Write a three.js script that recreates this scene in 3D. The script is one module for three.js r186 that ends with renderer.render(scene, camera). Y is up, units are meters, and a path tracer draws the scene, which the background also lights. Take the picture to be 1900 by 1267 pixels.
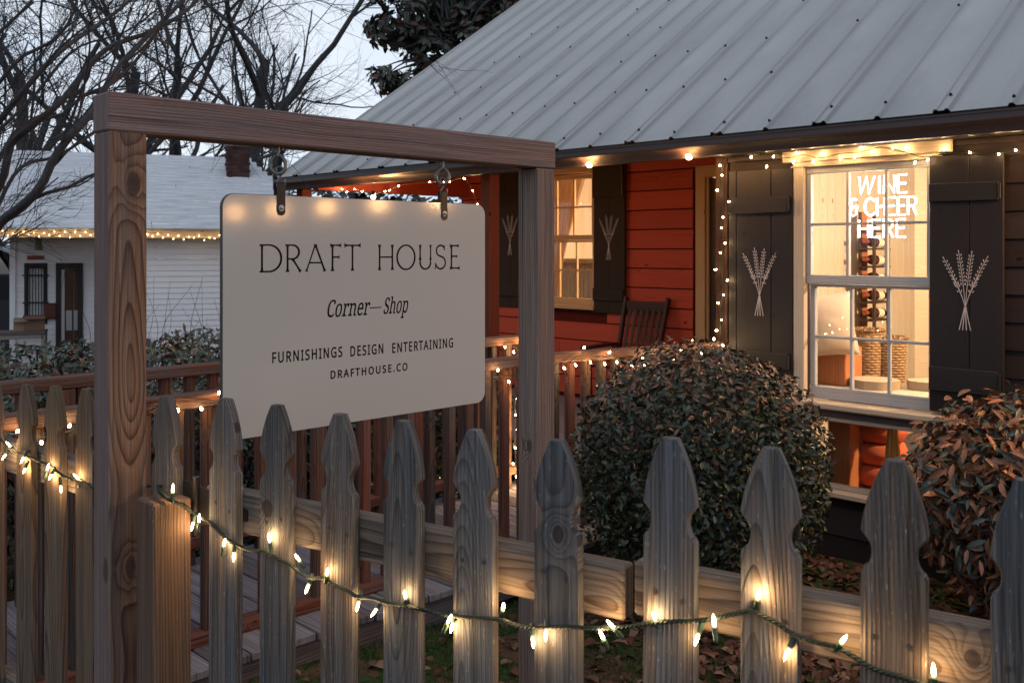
import * as THREE from 'three';
import { mergeGeometries } from 'three/addons/utils/BufferGeometryUtils.js';

// ------------------------------------------------------------------ camera, sky, sun, exposure
const EY = 1.6, FP = 1790, YAW = (44.9 * Math.PI) / 180;          // eye height; focal length in photo pixels; heading
const scene = new THREE.Scene();
const camera = new THREE.PerspectiveCamera((2 * Math.atan(633.5 / FP) * 180) / Math.PI, 1900 / 1267, 0.05, 400);
const FWD = new THREE.Vector3(-Math.cos(YAW), 0, -Math.sin(YAW)), RGT = new THREE.Vector3(Math.sin(YAW), 0, -Math.cos(YAW));
camera.position.set(0, EY, 0);
camera.lookAt(FWD.x, EY, FWD.z);
camera.setViewOffset(1900, 1267, 0, 171.5, 1900, 1267);           // a lens shifted down, so that uprights stay upright
camera.focus = 3.4; camera.userData.fStop = 9;

// noise
let SEED = 7;
const rnd = () => { SEED = (SEED + 0x6d2b79f5) | 0; let t = Math.imul(SEED ^ (SEED >>> 15), 1 | SEED); t = (t + Math.imul(t ^ (t >>> 7), 61 | t)) ^ t; return ((t ^ (t >>> 14)) >>> 0) / 4294967296; };
const rr = (a, b) => a + (b - a) * rnd();
const TAB = new Float32Array(65536); for (let i = 0; i < 65536; i++) TAB[i] = rnd();
function vn(x, y) {
  const xf = Math.floor(x), yf = Math.floor(y); let fx = x - xf, fy = y - yf; fx = fx * fx * (3 - 2 * fx); fy = fy * fy * (3 - 2 * fy);
  const x0 = xf & 255, x1 = (xf + 1) & 255, y0 = (yf & 255) << 8, y1 = ((yf + 1) & 255) << 8;
  const a = TAB[y0 | x0], b = TAB[y0 | x1], c = TAB[y1 | x0], d = TAB[y1 | x1];
  return a + (b - a) * fx + (c + (d - c) * fx - a - (b - a) * fx) * fy;
}
const fbm = (x, y, n = 4) => { let s = 0, a = 0.5, t = 0; for (let i = 0; i < n; i++) { s += a * vn(x, y); t += a; a *= 0.5; x = x * 2.03 + 17.3; y = y * 2.03 + 9.1; } return s / t; };
const clamp = (x, a = 0, b = 1) => Math.min(b, Math.max(a, x)), mix = (a, b, t) => a + (b - a) * t, sstep = (a, b, x) => { const t = clamp((x - a) / (b - a)); return t * t * (3 - 2 * t); };

{ // dusk sky: pale blue overcast, a little brighter where the cloud is thin
  const W = 512, H = 256, data = new Float32Array(W * H * 4);
  for (let j = 0; j < H; j++) for (let i = 0; i < W; i++) {
    const el = ((j + 0.5) / H - 0.5) * Math.PI, az = ((i + 0.5) / W) * 2 * Math.PI, o = (j * W + i) * 4;
    const cx = Math.cos(az) * Math.cos(el), cz = Math.sin(az) * Math.cos(el), k = 1.6 / (Math.max(0.05, Math.sin(el)) + 0.35);
    const c = sstep(0.3, 0.75, fbm(cx * k * 2.2 + 40, cz * k * 2.2 + 40, 5));
    const t = sstep(0, 0.9, Math.sin(Math.max(0, el)));
    const col = [mix(0.60, 0.36, t), mix(0.71, 0.44, t), mix(0.86, 0.56, t)], cl = [mix(0.80, 0.48, t), mix(0.86, 0.53, t), mix(0.94, 0.6, t)];
    for (let q = 0; q < 3; q++) data[o + q] = el < 0 ? [0.07, 0.07, 0.075][q] : mix(col[q], cl[q], c * 0.8);
    data[o + 3] = 1;
  }
  const t = new THREE.DataTexture(data, W, H, THREE.RGBAFormat, THREE.FloatType);
  t.mapping = THREE.EquirectangularReflectionMapping; t.magFilter = THREE.LinearFilter; t.needsUpdate = true;
  scene.background = t; scene.environment = t;
}
const sun = new THREE.DirectionalLight(new THREE.Color().setRGB(1, 0.95, 0.92), 0.3);
sun.position.set(9, 22, 12); sun.castShadow = true; sun.shadow.radius = 60;
Object.assign(sun.shadow.camera, { left: -14, right: 14, top: 14, bottom: -14, far: 60 });
scene.add(sun);
const renderer = new THREE.WebGLRenderer({ antialias: true });
renderer.toneMapping = THREE.LinearToneMapping; renderer.toneMappingExposure = 1.18;
renderer.shadowMap.enabled = true;

// ------------------------------------------------------------------ helpers
const V = (x, y, z) => new THREE.Vector3(x, y, z);
const dirOf = (u, v) => FWD.clone().addScaledVector(RGT, (u - 950) / FP).add(V(0, (462 - v) / FP, 0));
const at = (u, v, d) => dirOf(u, v).multiplyScalar(d).add(V(0, EY, 0));
const hit = (u, v, axis, c) => { const r = dirOf(u, v), o = axis === 'y' ? EY : 0; return r.clone().multiplyScalar((c - o) / r[axis]).add(V(0, EY, 0)); };
const hitPlane = (u, v, p0, n) => { const r = dirOf(u, v), o = V(0, EY, 0); return r.multiplyScalar(p0.clone().sub(o).dot(n) / r.dot(n)).add(o); };

const taken = new Map();
const numbered = (n) => { const k = taken.get(n) ?? 0; taken.set(n, k + 1); return k ? `${n}_${String(k).padStart(3, '0')}` : n; };
const tag = (o, label, category, group, kind) => { if (label) o.userData.label = label; if (category) o.userData.category = category; if (group) o.userData.group = group; if (kind) o.userData.kind = kind; return o; };
function thing(name, label, category, p = [0, 0, 0], turn = 0, group) {
  const o = new THREE.Group(); o.name = numbered(name); o.position.set(...(p.toArray ? p.toArray() : p)); o.rotation.y = turn; scene.add(o);
  o.updateMatrixWorld(true);
  return tag(o, label, category, group);
}
function add(parent, name, geo, mat, p = [0, 0, 0], r = [0, 0, 0]) {
  const m = new THREE.Mesh(geo, mat); m.name = name; m.position.set(...(p.toArray ? p.toArray() : p)); m.rotation.set(...r);
  m.castShadow = m.receiveShadow = true; parent.add(m); return m;
}
const structure = (name, geo, mat) => tag(add(scene, name, geo, mat), null, null, null, 'structure');
function lamp(parent, p, color, I, radius = 0.3) {
  const l = new THREE.PointLight(color, I); l.position.set(...p); l.castShadow = true; l.shadow.radius = radius; parent.add(l); return l;
}
function geom(pos, uv, idx) {
  const g = new THREE.BufferGeometry(); g.setAttribute('position', new THREE.Float32BufferAttribute(pos, 3));
  if (uv) g.setAttribute('uv', new THREE.Float32BufferAttribute(uv, 2)); if (idx) g.setIndex(idx); return g;
}
// UV in metres by the face's main direction; grain runs along the given axis and becomes v
function uvBox(g, axis = 'y', ou = 0, ov = 0) {
  if (g.index) g = g.toNonIndexed();
  const p = g.attributes.position, uv = new Float32Array(p.count * 2), a = V(), b = V(), c = V(), n = V();
  for (let i = 0; i < p.count; i += 3) {
    a.fromBufferAttribute(p, i); b.fromBufferAttribute(p, i + 1); c.fromBufferAttribute(p, i + 2);
    n.crossVectors(b.clone().sub(a), c.clone().sub(a)); const ax = Math.abs(n.x), ay = Math.abs(n.y), az = Math.abs(n.z);
    const main = ax >= ay && ax >= az ? 'x' : ay >= az ? 'y' : 'z';
    [a, b, c].forEach((q, k) => {
      let u, v;
      if (main === axis) { const [s, t] = axis === 'y' ? ['x', 'z'] : axis === 'x' ? ['z', 'y'] : ['x', 'y']; u = q[s] + 0.31; v = q[t] * 0.12; }
      else { v = q[axis]; const o = 'xyz'.replace(axis, '').replace(main, ''); u = (main === 'x' && o === 'z' ? -1 : 1) * q[o] + (main === 'z' ? 0.05 : main === 'x' ? 0.15 : 0.25); }
      uv[(i + k) * 2] = u + ou; uv[(i + k) * 2 + 1] = v + ov;
    });
  }
  g.setAttribute('uv', new THREE.BufferAttribute(uv, 2)); return g;
}
// box with chamfered edges, centred
function slab(w, h, d, { c = 0.003, axis = 'y', ou = 0, ov = 0 } = {}) {
  const X = w / 2, Y = h / 2, Z = d / 2; c = Math.min(c, X * 0.6, Y * 0.6, Z * 0.6);
  const pos = [];
  const P = (sx, sy, sz, m) => [sx * (X - (m === 'x' ? 0 : c)), sy * (Y - (m === 'y' ? 0 : c)), sz * (Z - (m === 'z' ? 0 : c))];
  const tri = (a, b, d2) => {
    const ab = b.map((q, i) => q - a[i]), ac = d2.map((q, i) => q - a[i]), n = [ab[1] * ac[2] - ab[2] * ac[1], ab[2] * ac[0] - ab[0] * ac[2], ab[0] * ac[1] - ab[1] * ac[0]];
    const m = [0, 1, 2].map((i) => a[i] + b[i] + d2[i]); if (n[0] * m[0] + n[1] * m[1] + n[2] * m[2] < 0) [b, d2] = [d2, b]; pos.push(...a, ...b, ...d2);
  };
  const quad = (a, b, e, f) => { tri(a, b, e); tri(a, e, f); };
  for (const s of [-1, 1]) {
    quad(P(s, -1, -1, 'x'), P(s, 1, -1, 'x'), P(s, 1, 1, 'x'), P(s, -1, 1, 'x'));
    quad(P(-1, s, -1, 'y'), P(1, s, -1, 'y'), P(1, s, 1, 'y'), P(-1, s, 1, 'y'));
    quad(P(-1, -1, s, 'z'), P(1, -1, s, 'z'), P(1, 1, s, 'z'), P(-1, 1, s, 'z'));
    for (const t of [-1, 1]) {
      quad(P(s, t, -1, 'x'), P(s, t, 1, 'x'), P(s, t, 1, 'y'), P(s, t, -1, 'y'));
      quad(P(s, -1, t, 'x'), P(s, 1, t, 'x'), P(s, 1, t, 'z'), P(s, -1, t, 'z'));
      quad(P(-1, s, t, 'y'), P(1, s, t, 'y'), P(1, s, t, 'z'), P(-1, s, t, 'z'));
      for (const r of [-1, 1]) tri(P(s, t, r, 'x'), P(s, t, r, 'y'), P(s, t, r, 'z'));
    }
  }
  const g = uvBox(geom(pos), axis, ou, ov); g.computeVertexNormals(); return g;
}
const cache = new Map();
const memo = (key, make) => { if (!cache.has(key)) cache.set(key, make()); return cache.get(key); };
const slabV = (w, h, d, o = {}) => { const k = Math.floor(rnd() * 5); return memo(['s', w.toFixed(3), h.toFixed(3), d.toFixed(3), o.axis, o.c, k].join(), () => slab(w, h, d, { ...o, ou: k * 0.37, ov: k * 0.71 })); };
// many tubes in one geometry
class Tubes {
  constructor() { this.p = []; this.i = []; this.u = []; this.n = 0; }
  add(pts, rad, sides = 5) {
    let up = V(0.31, 0.2, 0.93), len = 0; const base = this.n;
    pts.forEach((q, k) => {
      const t = (pts[Math.min(k + 1, pts.length - 1)]).clone().sub(pts[Math.max(k - 1, 0)]).normalize();
      const s = V().crossVectors(t, up).normalize(); if (s.lengthSq() < 0.5) s.set(1, 0, 0); up = V().crossVectors(s, t);
      if (k) len += q.distanceTo(pts[k - 1]);
      const r = Array.isArray(rad) ? rad[k] : rad;
      for (let j = 0; j <= sides; j++) { const a = (j / sides) * 2 * Math.PI, ca = Math.cos(a) * r, sa = Math.sin(a) * r; this.p.push(q.x + s.x * ca + up.x * sa, q.y + s.y * ca + up.y * sa, q.z + s.z * ca + up.z * sa); this.u.push((j / sides) * 6.28 * r, len); this.n++; }
      if (k) for (let j = 0; j < sides; j++) { const a = base + (k - 1) * (sides + 1) + j, b = a + sides + 1; this.i.push(a, a + 1, b, b, a + 1, b + 1); }
    });
    return this;
  }
  build() { const g = geom(this.p, this.u, this.i); g.computeVertexNormals(); return g; }
}
const tube = (pts, rad, sides = 8) => new Tubes().add(pts, rad, sides).build();
const smooth = (pts, n) => new THREE.CatmullRomCurve3(pts).getSpacedPoints(n);
const at3 = (g, x, y, z, rx = 0, ry = 0, rz = 0) => { g = g.clone(); g.applyMatrix4(new THREE.Matrix4().makeRotationFromEuler(new THREE.Euler(rx, ry, rz))); g.translate(x, y, z); return g; };
const merge = (list) => { const l = list.map((g) => (g.index ? g.toNonIndexed() : g)); for (const g of l) for (const k of Object.keys(g.attributes)) if (!['position', 'normal', 'uv'].includes(k)) g.deleteAttribute(k); return mergeGeometries(l); };

// ------------------------------------------------------------------ procedural surfaces
const toS = (c) => { c = clamp(c); return Math.round(255 * (c <= 0.0031308 ? c * 12.92 : 1.055 * Math.pow(c, 1 / 2.4) - 0.055)); };
function texture(W, H, w, h, f, wrapU = THREE.MirroredRepeatWrapping, wrapV = THREE.MirroredRepeatWrapping) {
  const col = new Uint8Array(W * H * 4), bmp = new Uint8Array(W * H);
  for (let j = 0; j < H; j++) for (let i = 0; i < W; i++) {
    const r = f(((i + 0.5) / W) * w, ((j + 0.5) / H) * h), o = (j * W + i) * 4;
    col[o] = toS(r[0]); col[o + 1] = toS(r[1]); col[o + 2] = toS(r[2]); col[o + 3] = 255; bmp[j * W + i] = clamp(r[3]) * 255;
  }
  const mk = (d, fmt, srgb) => { const t = new THREE.DataTexture(d, W, H, fmt); t.wrapS = wrapU; t.wrapT = wrapV; t.magFilter = THREE.LinearFilter; t.repeat.set(1 / w, 1 / h); if (srgb) t.colorSpace = THREE.SRGBColorSpace; t.needsUpdate = true; return t; };
  return { map: mk(col, THREE.RGBAFormat, true), bump: mk(bmp, THREE.RedFormat, false) };
}
// sawn wood: growth rings cut by the face, knots, fibres, weathering
function wood(o) {
  const { fibre = 0.24, W = 256, H = 1024, w = 0.25, h = 1.6, early, late, grey = [0.2, 0.19, 0.19], greyAmt = 0.4, ring = 0.006, px = 0.05, pz = [[0, 0.05]], knots = [], crack = 0.5, blotch = 0.4, s = 0, fleck = 0.15 } = o;
  const pzAt = (y) => { let a = pz[0], b = pz[pz.length - 1]; if (y <= a[0]) return a[1]; for (let i = 1; i < pz.length; i++) if (y <= pz[i][0]) { a = pz[i - 1]; b = pz[i]; const t = (y - a[0]) / (b[0] - a[0]); return mix(a[1], b[1], t * t * (3 - 2 * t)); } return b[1]; };
  return texture(W, H, w, h, (x, y) => {
    const wx = 0.012 * (vn(y * 3.1 + s, 3 + s) - 0.5) + 0.006 * (fbm(x * 22 + s, y * 3.5, 2) - 0.5);
    let r = Math.hypot(x - px + wx, pzAt(y) + 0.012 * (vn(y * 4.3 + s, 7.7) - 0.5)), dark = 0, kn = 0;
    for (const [kx, ky, ax, ay] of knots) {
      const ex = (x - kx) / ax, ey = (y - ky) / ay, q = ex * ex + ey * ey;
      if (q < 45) { r += 4.2 * ring * Math.exp(-q * 0.16) * (1 + 0.25 * vn(x * 90, y * 30)); }
      if (q < 1.3) { const e = Math.sqrt(q) + 0.12 * (vn(x * 200, y * 120 + s) - 0.5); const m = 1 - sstep(0.8, 1.1, e); kn = Math.max(kn, m); dark = Math.max(dark, m * (0.55 + 0.3 * Math.sin(e * 17))); }
    }
    const t = r / ring + 0.9 * (vn(r / ring * 0.31 + s, 5) - 0.5), ph = t - Math.floor(t), lt = Math.pow(ph, 2.6) * (1 - sstep(0.9, 1, ph)) * (0.75 + 0.7 * vn(Math.floor(t) * 7.3 + s, 2.2));
    const fib = vn(x * 1500 + s, y * 16), fib2 = vn(x * 520 + s, y * 5 + 3), str = vn(x * 190 + s, y * 1.7);
    let g = clamp(greyAmt + (str - 0.5) * 0.75 * blotch * 2 + (fbm(x * 26 + s, y * 3, 3) - 0.5) * 2.2 * blotch);
    const L = clamp(lt * 1.1), k = 0.9 - fibre / 2 + fibre * fib + fibre * 1.3 * (fib2 - 0.45) + fibre * 0.9 * (vn(x * 95 + s, y * 2.3 + 5) - 0.5);
    let c = [0, 1, 2].map((q) => mix(mix(early[q], late[q], L), grey[q] * (1 - 0.45 * L), g) * k);
    let cr = 0; const ck = vn(x * 330 + s * 3, y * 2.1 + s); if (ck > 0.9 - crack * 0.06) cr = sstep(0.9 - crack * 0.06, 0.97, ck) * sstep(0.45, 0.6, vn(x * 30, y * 2.5 + 11 + s)) * crack;
    const fl = vn(x * 700 + 31, y * 60 + s) > 0.93 ? fleck : 0;
    c = c.map((q) => q * (1 - 0.75 * cr) * (1 - 0.72 * dark) * (1 + fl * 2));
    if (kn > 0) c = c.map((q, i) => mix(q, [0.055, 0.04, 0.035][i] * (0.6 + dark), kn * 0.55));
    return [...c, 0.35 + 0.28 * L + 0.2 * (fib - 0.5) + 0.15 * (fib2 - 0.5) - 0.4 * cr + 0.1 * kn];
  }, o.clampU ? THREE.ClampToEdgeWrapping : undefined, o.clampV ? THREE.ClampToEdgeWrapping : undefined);
}
const std = (o) => new THREE.MeshPhysicalMaterial({ specularIntensity: (o.metalness ?? 0) > 0.2 ? 1 : (o.roughness ?? 1) >= 0.6 ? 0.22 : 0.6, ...o });
const C = (r, g, b) => new THREE.Color().setRGB(r, g, b);
const timber = (t, { color = C(1, 1, 1), rough = 0.85, bump = 0.0016 } = {}) => std({ specularIntensity: rough < 0.58 ? 0.45 : 0.2, map: t.map, bumpMap: t.bump, bumpScale: bump, roughness: rough, color });
const paint = (c, rough = 0.6, o = {}) => std({ color: C(...c), roughness: rough, ...o });

// pine left to grey in the weather, stained pine, and so on (linear base colours)
const PINE = { early: [0.30, 0.215, 0.145], late: [0.135, 0.083, 0.052], grey: [0.215, 0.205, 0.205] };
const picketTex = [0, 1, 2, 3].map((k) => wood({ ...PINE, W: 192, H: 1280, w: 0.2, h: 1.35, s: k * 13.7, ring: [0.005, 0.0065, 0.0045, 0.008][k], px: [0.03, 0.16, 0.09, 0.05][k], pz: [[0, 0.05 + 0.02 * k], [0.7, 0.014 + 0.01 * k], [1.35, 0.07]], fibre: 0.5, grey: [0.2, 0.208, 0.222], greyAmt: [0.76, 0.86, 0.68, 0.8][k], crack: 1.1, blotch: 0.5, fleck: 0.5, knots: [[[0.05, 0.5, 0.009, 0.012]], [[0.03, 1.02, 0.016, 0.02], [0.13, 0.31, 0.01, 0.014]], [[0.075, 0.72, 0.009, 0.013]], [[0.045, 1.11, 0.011, 0.016]]][k] }));
const picketMat = [];
for (let k = 0; k < 8; k++) { const b = [1, 0.82, 0.95, 0.76, 1.06, 0.88, 0.8, 0.98][k], w = [0.02, 0, 0.06, -0.02, 0.03, 0, 0.05, -0.01][k]; picketMat.push(timber(picketTex[k % 4], { color: C(0.585 * b * (1 + w), 0.575 * b, 0.58 * b * (1 - w)), bump: 0.004 })); }
const brownPicketMat = [0, 1, 2].map((k) => timber(wood({ ...PINE, W: 192, H: 1024, w: 0.2, h: 1.35, s: 90 + k * 7, ring: 0.0055, px: 0.06 + 0.05 * k, pz: [[0, 0.04], [1.3, 0.07]], fibre: 0.4, greyAmt: 0.35, crack: 0.8, blotch: 0.4 }), { color: C(0.5, 0.46, 0.43), bump: 0.002 }));
const RED = { early: [0.205, 0.118, 0.083], late: [0.07, 0.036, 0.027], grey: [0.18, 0.155, 0.155] };
const postTexL = wood({ ...RED, early: [0.215, 0.13, 0.088], late: [0.068, 0.036, 0.026], fibre: 0.42, W: 320, H: 2048, w: 0.0895, h: 1.9, s: 3, ring: 0.0092, px: 0.05, pz: [[0, 0.035], [0.35, 0.02], [0.62, 0.042], [0.86, 0.03], [1.05, 0.05], [1.3, 0.012], [1.62, 0.034], [1.9, 0.045]], fibre: 0.34, greyAmt: 0.22, crack: 0.9, blotch: 0.32, fleck: 0.2, knots: [[0.057, 1.752, 0.0165, 0.03], [0.05, 0.86, 0.012, 0.028]], clampU: true, clampV: true });
const postSideTex = wood({ ...RED, W: 256, H: 1536, w: 0.2, h: 1.9, s: 21, ring: 0.0052, px: -0.05, pz: [[0, 0.02], [1.9, 0.03]], greyAmt: 0.5, crack: 0.9, blotch: 0.3, knots: [[0.075, 0.86, 0.014, 0.03]] });
const postRTex = wood({ ...RED, early: [0.235, 0.16, 0.115], late: [0.075, 0.045, 0.035], W: 256, H: 1536, w: 0.2, h: 1.9, s: 35, ring: 0.0075, px: 0.245, pz: [[0, 0.06], [0.8, 0.02], [1.3, 0.035], [1.9, 0.015]], fibre: 0.34, greyAmt: 0.46, crack: 0.9, blotch: 0.35, knots: [[0.06, 1.12, 0.012, 0.022], [0.11, 0.99, 0.01, 0.018]] });
const beamTex = wood({ ...RED, early: [0.225, 0.14, 0.112], late: [0.1, 0.055, 0.043], W: 256, H: 1536, w: 0.2, h: 1.65, s: 51, ring: 0.0072, px: -0.02, pz: [[0, 0.03], [0.9, 0.045], [1.2, 0.02], [1.65, 0.05]], fibre: 0.34, greyAmt: 0.42, crack: 0.5, blotch: 0.3, knots: [] });
const railTex = wood({ ...PINE, early: [0.31, 0.225, 0.15], late: [0.13, 0.082, 0.052], W: 256, H: 1536, w: 0.2, h: 2, s: 71, ring: 0.011, px: 0.03, pz: [[0, 0.02], [0.6, 0.05], [1.1, 0.015], [2, 0.05]], fibre: 0.36, greyAmt: 0.42, crack: 0.7, blotch: 0.45, knots: [[0.045, 0.42, 0.013, 0.013], [0.05, 1.1, 0.013, 0.011], [0.16, 1.5, 0.01, 0.012]] });
const stainTex = wood({ ...RED, early: [0.215, 0.1, 0.07], late: [0.09, 0.04, 0.03], fibre: 0.4, grey: [0.18, 0.16, 0.165], W: 192, H: 1024, w: 0.2, h: 1.4, s: 88, ring: 0.007, px: 0.06, pz: [[0, 0.05], [1.4, 0.03]], greyAmt: 0.3, crack: 0.5, blotch: 0.5, knots: [[0.05, 0.4, 0.008, 0.012]] });
const deckTex = wood({ ...PINE, early: [0.2, 0.175, 0.165], late: [0.105, 0.088, 0.085], grey: [0.25, 0.245, 0.26], W: 256, H: 1024, w: 0.3, h: 1.3, s: 101, ring: 0.009, px: 0.1, pz: [[0, 0.04], [1.3, 0.06]], fibre: 0.4, greyAmt: 0.7, crack: 1, blotch: 0.35 });
const planksTex = wood({ early: [0.40, 0.4, 0.4], late: [0.36, 0.36, 0.36], grey: [0.37, 0.37, 0.37], W: 256, H: 1024, w: 0.4, h: 2.6, s: 120, ring: 0.011, px: 0.1, pz: [[0, 0.05], [2.6, 0.09]], fibre: 0.07, greyAmt: 0.4, crack: 0.35, blotch: 0.25, fleck: 0.04, knots: [[0.1, 0.7, 0.01, 0.02], [0.26, 1.7, 0.012, 0.02]] });
const M = {
  post: timber(postTexL, { rough: 0.75, bump: 0.0014, color: C(1.0, 0.94, 0.9) }), postSide: timber(postSideTex, { bump: 0.002, color: C(0.98, 0.97, 1.02) }), postR: timber(postRTex, { bump: 0.0018, color: C(1.0, 1.0, 1.05) }), beam: timber(beamTex, { bump: 0.0018, color: C(1.1, 1.1, 1.15) }), rail: timber(railTex, { bump: 0.0018, color: C(0.62, 0.6, 0.6) }),
  gatePost: timber(postRTex, { color: C(0.62, 0.53, 0.46), bump: 0.0015 }),
  stain: timber(stainTex, { color: C(0.62, 0.62, 0.6) }), stainGrey: timber(stainTex, { color: C(0.4, 0.5, 0.56) }), stainRed: timber(stainTex, { color: C(0.85, 0.62, 0.55) }), deck: timber(deckTex, { bump: 0.0025, color: C(0.95, 0.91, 0.97) }), deckDark: timber(deckTex, { color: C(0.6, 0.55, 0.57), bump: 0.0025 }), mossy: timber(deckTex, { color: C(0.35, 0.38, 0.25), bump: 0.004 }),
  redBoard: timber(planksTex, { color: C(1.1, 0.185, 0.1), rough: 0.62, bump: 0.0012 }), redBoard2: timber(planksTex, { color: C(0.98, 0.16, 0.09), rough: 0.62, bump: 0.0012 }),
  darkBoard: timber(planksTex, { color: C(0.06, 0.045, 0.047), rough: 0.7, bump: 0.0016 }), darkBoard2: timber(planksTex, { color: C(0.08, 0.064, 0.07), rough: 0.7, bump: 0.0016 }),
  shutter: timber(planksTex, { color: C(0.04, 0.033, 0.039), rough: 0.55, bump: 0.0014 }), batten: timber(planksTex, { color: C(0.046, 0.042, 0.047), rough: 0.55, bump: 0.0014 }), shutterWarmLit: timber(planksTex, { color: C(0.085, 0.062, 0.04), rough: 0.6, bump: 0.0012 }),  // porch shutters: warm porch light put into the olive-brown colour
  trim: timber(planksTex, { color: C(1.2, 1.0, 0.8), rough: 0.6, bump: 0.0012 }), sash: timber(planksTex, { color: C(1.0, 1.0, 1.02), rough: 0.6, bump: 0.001 }), casing: timber(planksTex, { color: C(1.25, 0.82, 0.42), rough: 0.6, bump: 0.001 }),
  cream: timber(planksTex, { color: C(1.75, 1.5, 1.16), rough: 0.8, bump: 0.0006 }), doorDark: timber(planksTex, { color: C(0.19, 0.12, 0.075), rough: 0.5 }), purple: timber(planksTex, { color: C(0.27, 0.235, 0.28), rough: 0.7 }),
  gutter: paint([0.055, 0.036, 0.034], 0.38), black: paint([0.015, 0.015, 0.016], 0.5), iron: paint([0.02, 0.018, 0.018], 0.42, { metalness: 0.4 }),
  steel: paint([0.19, 0.187, 0.19], 0.42, { metalness: 0.8 }),
  galv: paint([0.42, 0.43, 0.45], 0.42, { metalness: 0.85 }), screwMetal: paint([0.075, 0.06, 0.05], 0.5, { metalness: 0.5 }), rust: paint([0.03, 0.022, 0.02], 0.8), greyCord: paint([0.012, 0.02, 0.017], 0.55), socket: paint([0.02, 0.045, 0.035], 0.45),
  pane: new THREE.MeshPhysicalMaterial({ color: 0xffffff, transmission: 1, roughness: 0.0, thickness: 0, ior: 1.5 }),
  white: paint([0.7, 0.68, 0.66], 0.7), stencil: paint([0.4, 0.375, 0.39], 0.85),
};
const WARM = C(1, 0.6, 0.25), WARMER = C(1, 0.5, 0.17);
M.bulb = std({ color: C(0.9, 0.8, 0.6), emissive: C(1, 0.72, 0.36), emissiveIntensity: 34, roughness: 0.3 });
M.bulbFar = std({ color: C(0.9, 0.8, 0.6), emissive: C(1, 0.66, 0.3), emissiveIntensity: 80, roughness: 0.3 });
M.globe = std({ color: C(0.9, 0.8, 0.6), emissive: C(1, 0.7, 0.36), emissiveIntensity: 14, roughness: 0.3 });

// ------------------------------------------------------------------ ground
const groundY = (x, z) => { const s = clamp((-z - 1.2) / 4.3); return -0.27 * s + (x < -5 ? -0.25 * clamp((-x - 5) / 5) : 0) + 0.03 * (fbm(x * 1.7 + 50, z * 1.7 + 50, 3) - 0.5); };
{
  const t = texture(768, 768, 3, 3, (x, y) => {
    const m = sstep(0.42, 0.6, fbm(x * 3.1 + 5, y * 3.1, 4)), f = vn(x * 170, y * 170), g = vn(x * 60 + 9, y * 60), l = fbm(x * 14, y * 14 + 40, 3);
    const soil = [0.05, 0.032, 0.023].map((q) => q * (0.5 + f)), moss = [0.03, 0.05, 0.016].map((q) => q * (0.55 + 0.9 * g)), leaf = [0.11, 0.06, 0.042].map((q) => q * (0.6 + 0.6 * f));
    let c = soil.map((q, i) => mix(q, moss[i], m)); if (l > 0.57) c = c.map((q, i) => mix(q, leaf[i], 0.75));
    return [...c, 0.4 * f + 0.4 * g + 0.3 * l];
  });
  const ground = (nx, nz, x0, x1, z0, z1, drop) => {
    const g = new THREE.PlaneGeometry(x1 - x0, z1 - z0, nx, nz); g.rotateX(-Math.PI / 2); g.translate((x0 + x1) / 2, 0, (z0 + z1) / 2);
    const p = g.attributes.position, uv = g.attributes.uv;
    for (let i = 0; i < p.count; i++) { const x = p.getX(i), z = p.getZ(i); p.setY(i, groundY(x, z) - drop); uv.setXY(i, x, z); }
    g.computeVertexNormals(); return g;
  };
  structure('ground', ground(150, 150, -90, 60, -110, 40, 0.02), std({ map: t.map, bumpMap: t.bump, bumpScale: 0.03, roughness: 0.95 }));
  structure('garden_bed', ground(90, 90, -3.3, 0.6, -5.5, -1.0, -0.012), std({ map: t.map, bumpMap: t.bump, bumpScale: 0.03, roughness: 0.95 }));
}

// ------------------------------------------------------------------ the shop building
const ZF = -5.51, ZR = -7.31, HX = -3.53;                         // front wall, porch wall, corner between them
const house = thing('shop_building', 'dark and red boarded shop with grey ribbed metal roof, lit windows and porch', 'building', [HX, 0, ZF]);
const hp = (x, y, z) => [x - HX, y, z - ZF];
const hbox = (name, x0, x1, y0, y1, z0, z1, mat, o = {}) => add(house, name, slab(x1 - x0, y1 - y0, z1 - z0, { c: 0.004, axis: 'x', ...o }), mat, hp((x0 + x1) / 2, (y0 + y1) / 2, (z0 + z1) / 2));
const part = (name, x, y, z) => { const g = new THREE.Group(); g.name = name; g.position.set(...hp(x, y, z)); house.add(g); return g; };

// walls with thickness, closed all round
for (const [x0, x1, y0, y1] of [[HX, -2.97, -0.5, 2.32], [-2.12, 5.6, -0.5, 2.32], [-2.97, -2.12, 2.11, 2.32], [-2.97, -2.12, -0.5, 0.1], [-2.97, -2.12, 0.6, 0.655]]) hbox('wall', x0, x1, y0, y1, ZF - 0.1, ZF, M.darkBoard);
hbox('wall', HX, HX + 0.1, -0.5, 2.5, ZR - 0.1, ZF - 0.101, M.redBoard);
const redBack = timber(planksTex, { color: C(0.22, 0.03, 0.018) });
for (const [x0, x1, y0, y1] of [[-8.15, -6.97, 0, 2.5], [-6.13, -4.86, 0, 2.5], [-3.96, HX - 0.001, 0, 2.5], [-6.97, -6.13, 0, 1.02], [-6.97, -6.13, 2.36, 2.5], [-4.86, -3.96, 2.24, 2.5]]) hbox('wall', x0, x1, y0, y1, ZR - 0.1, ZR, redBack);
hbox('wall', -8.15, -8.05, -0.5, 3.6, -10.5, ZR - 0.101, M.redBoard); hbox('wall', -8.15, 5.6, -0.5, 3.2, -10.6, -10.501, M.cream); hbox('wall', 5.601, 5.7, -0.5, 2.5, -10.5, ZF, M.darkBoard);
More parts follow.
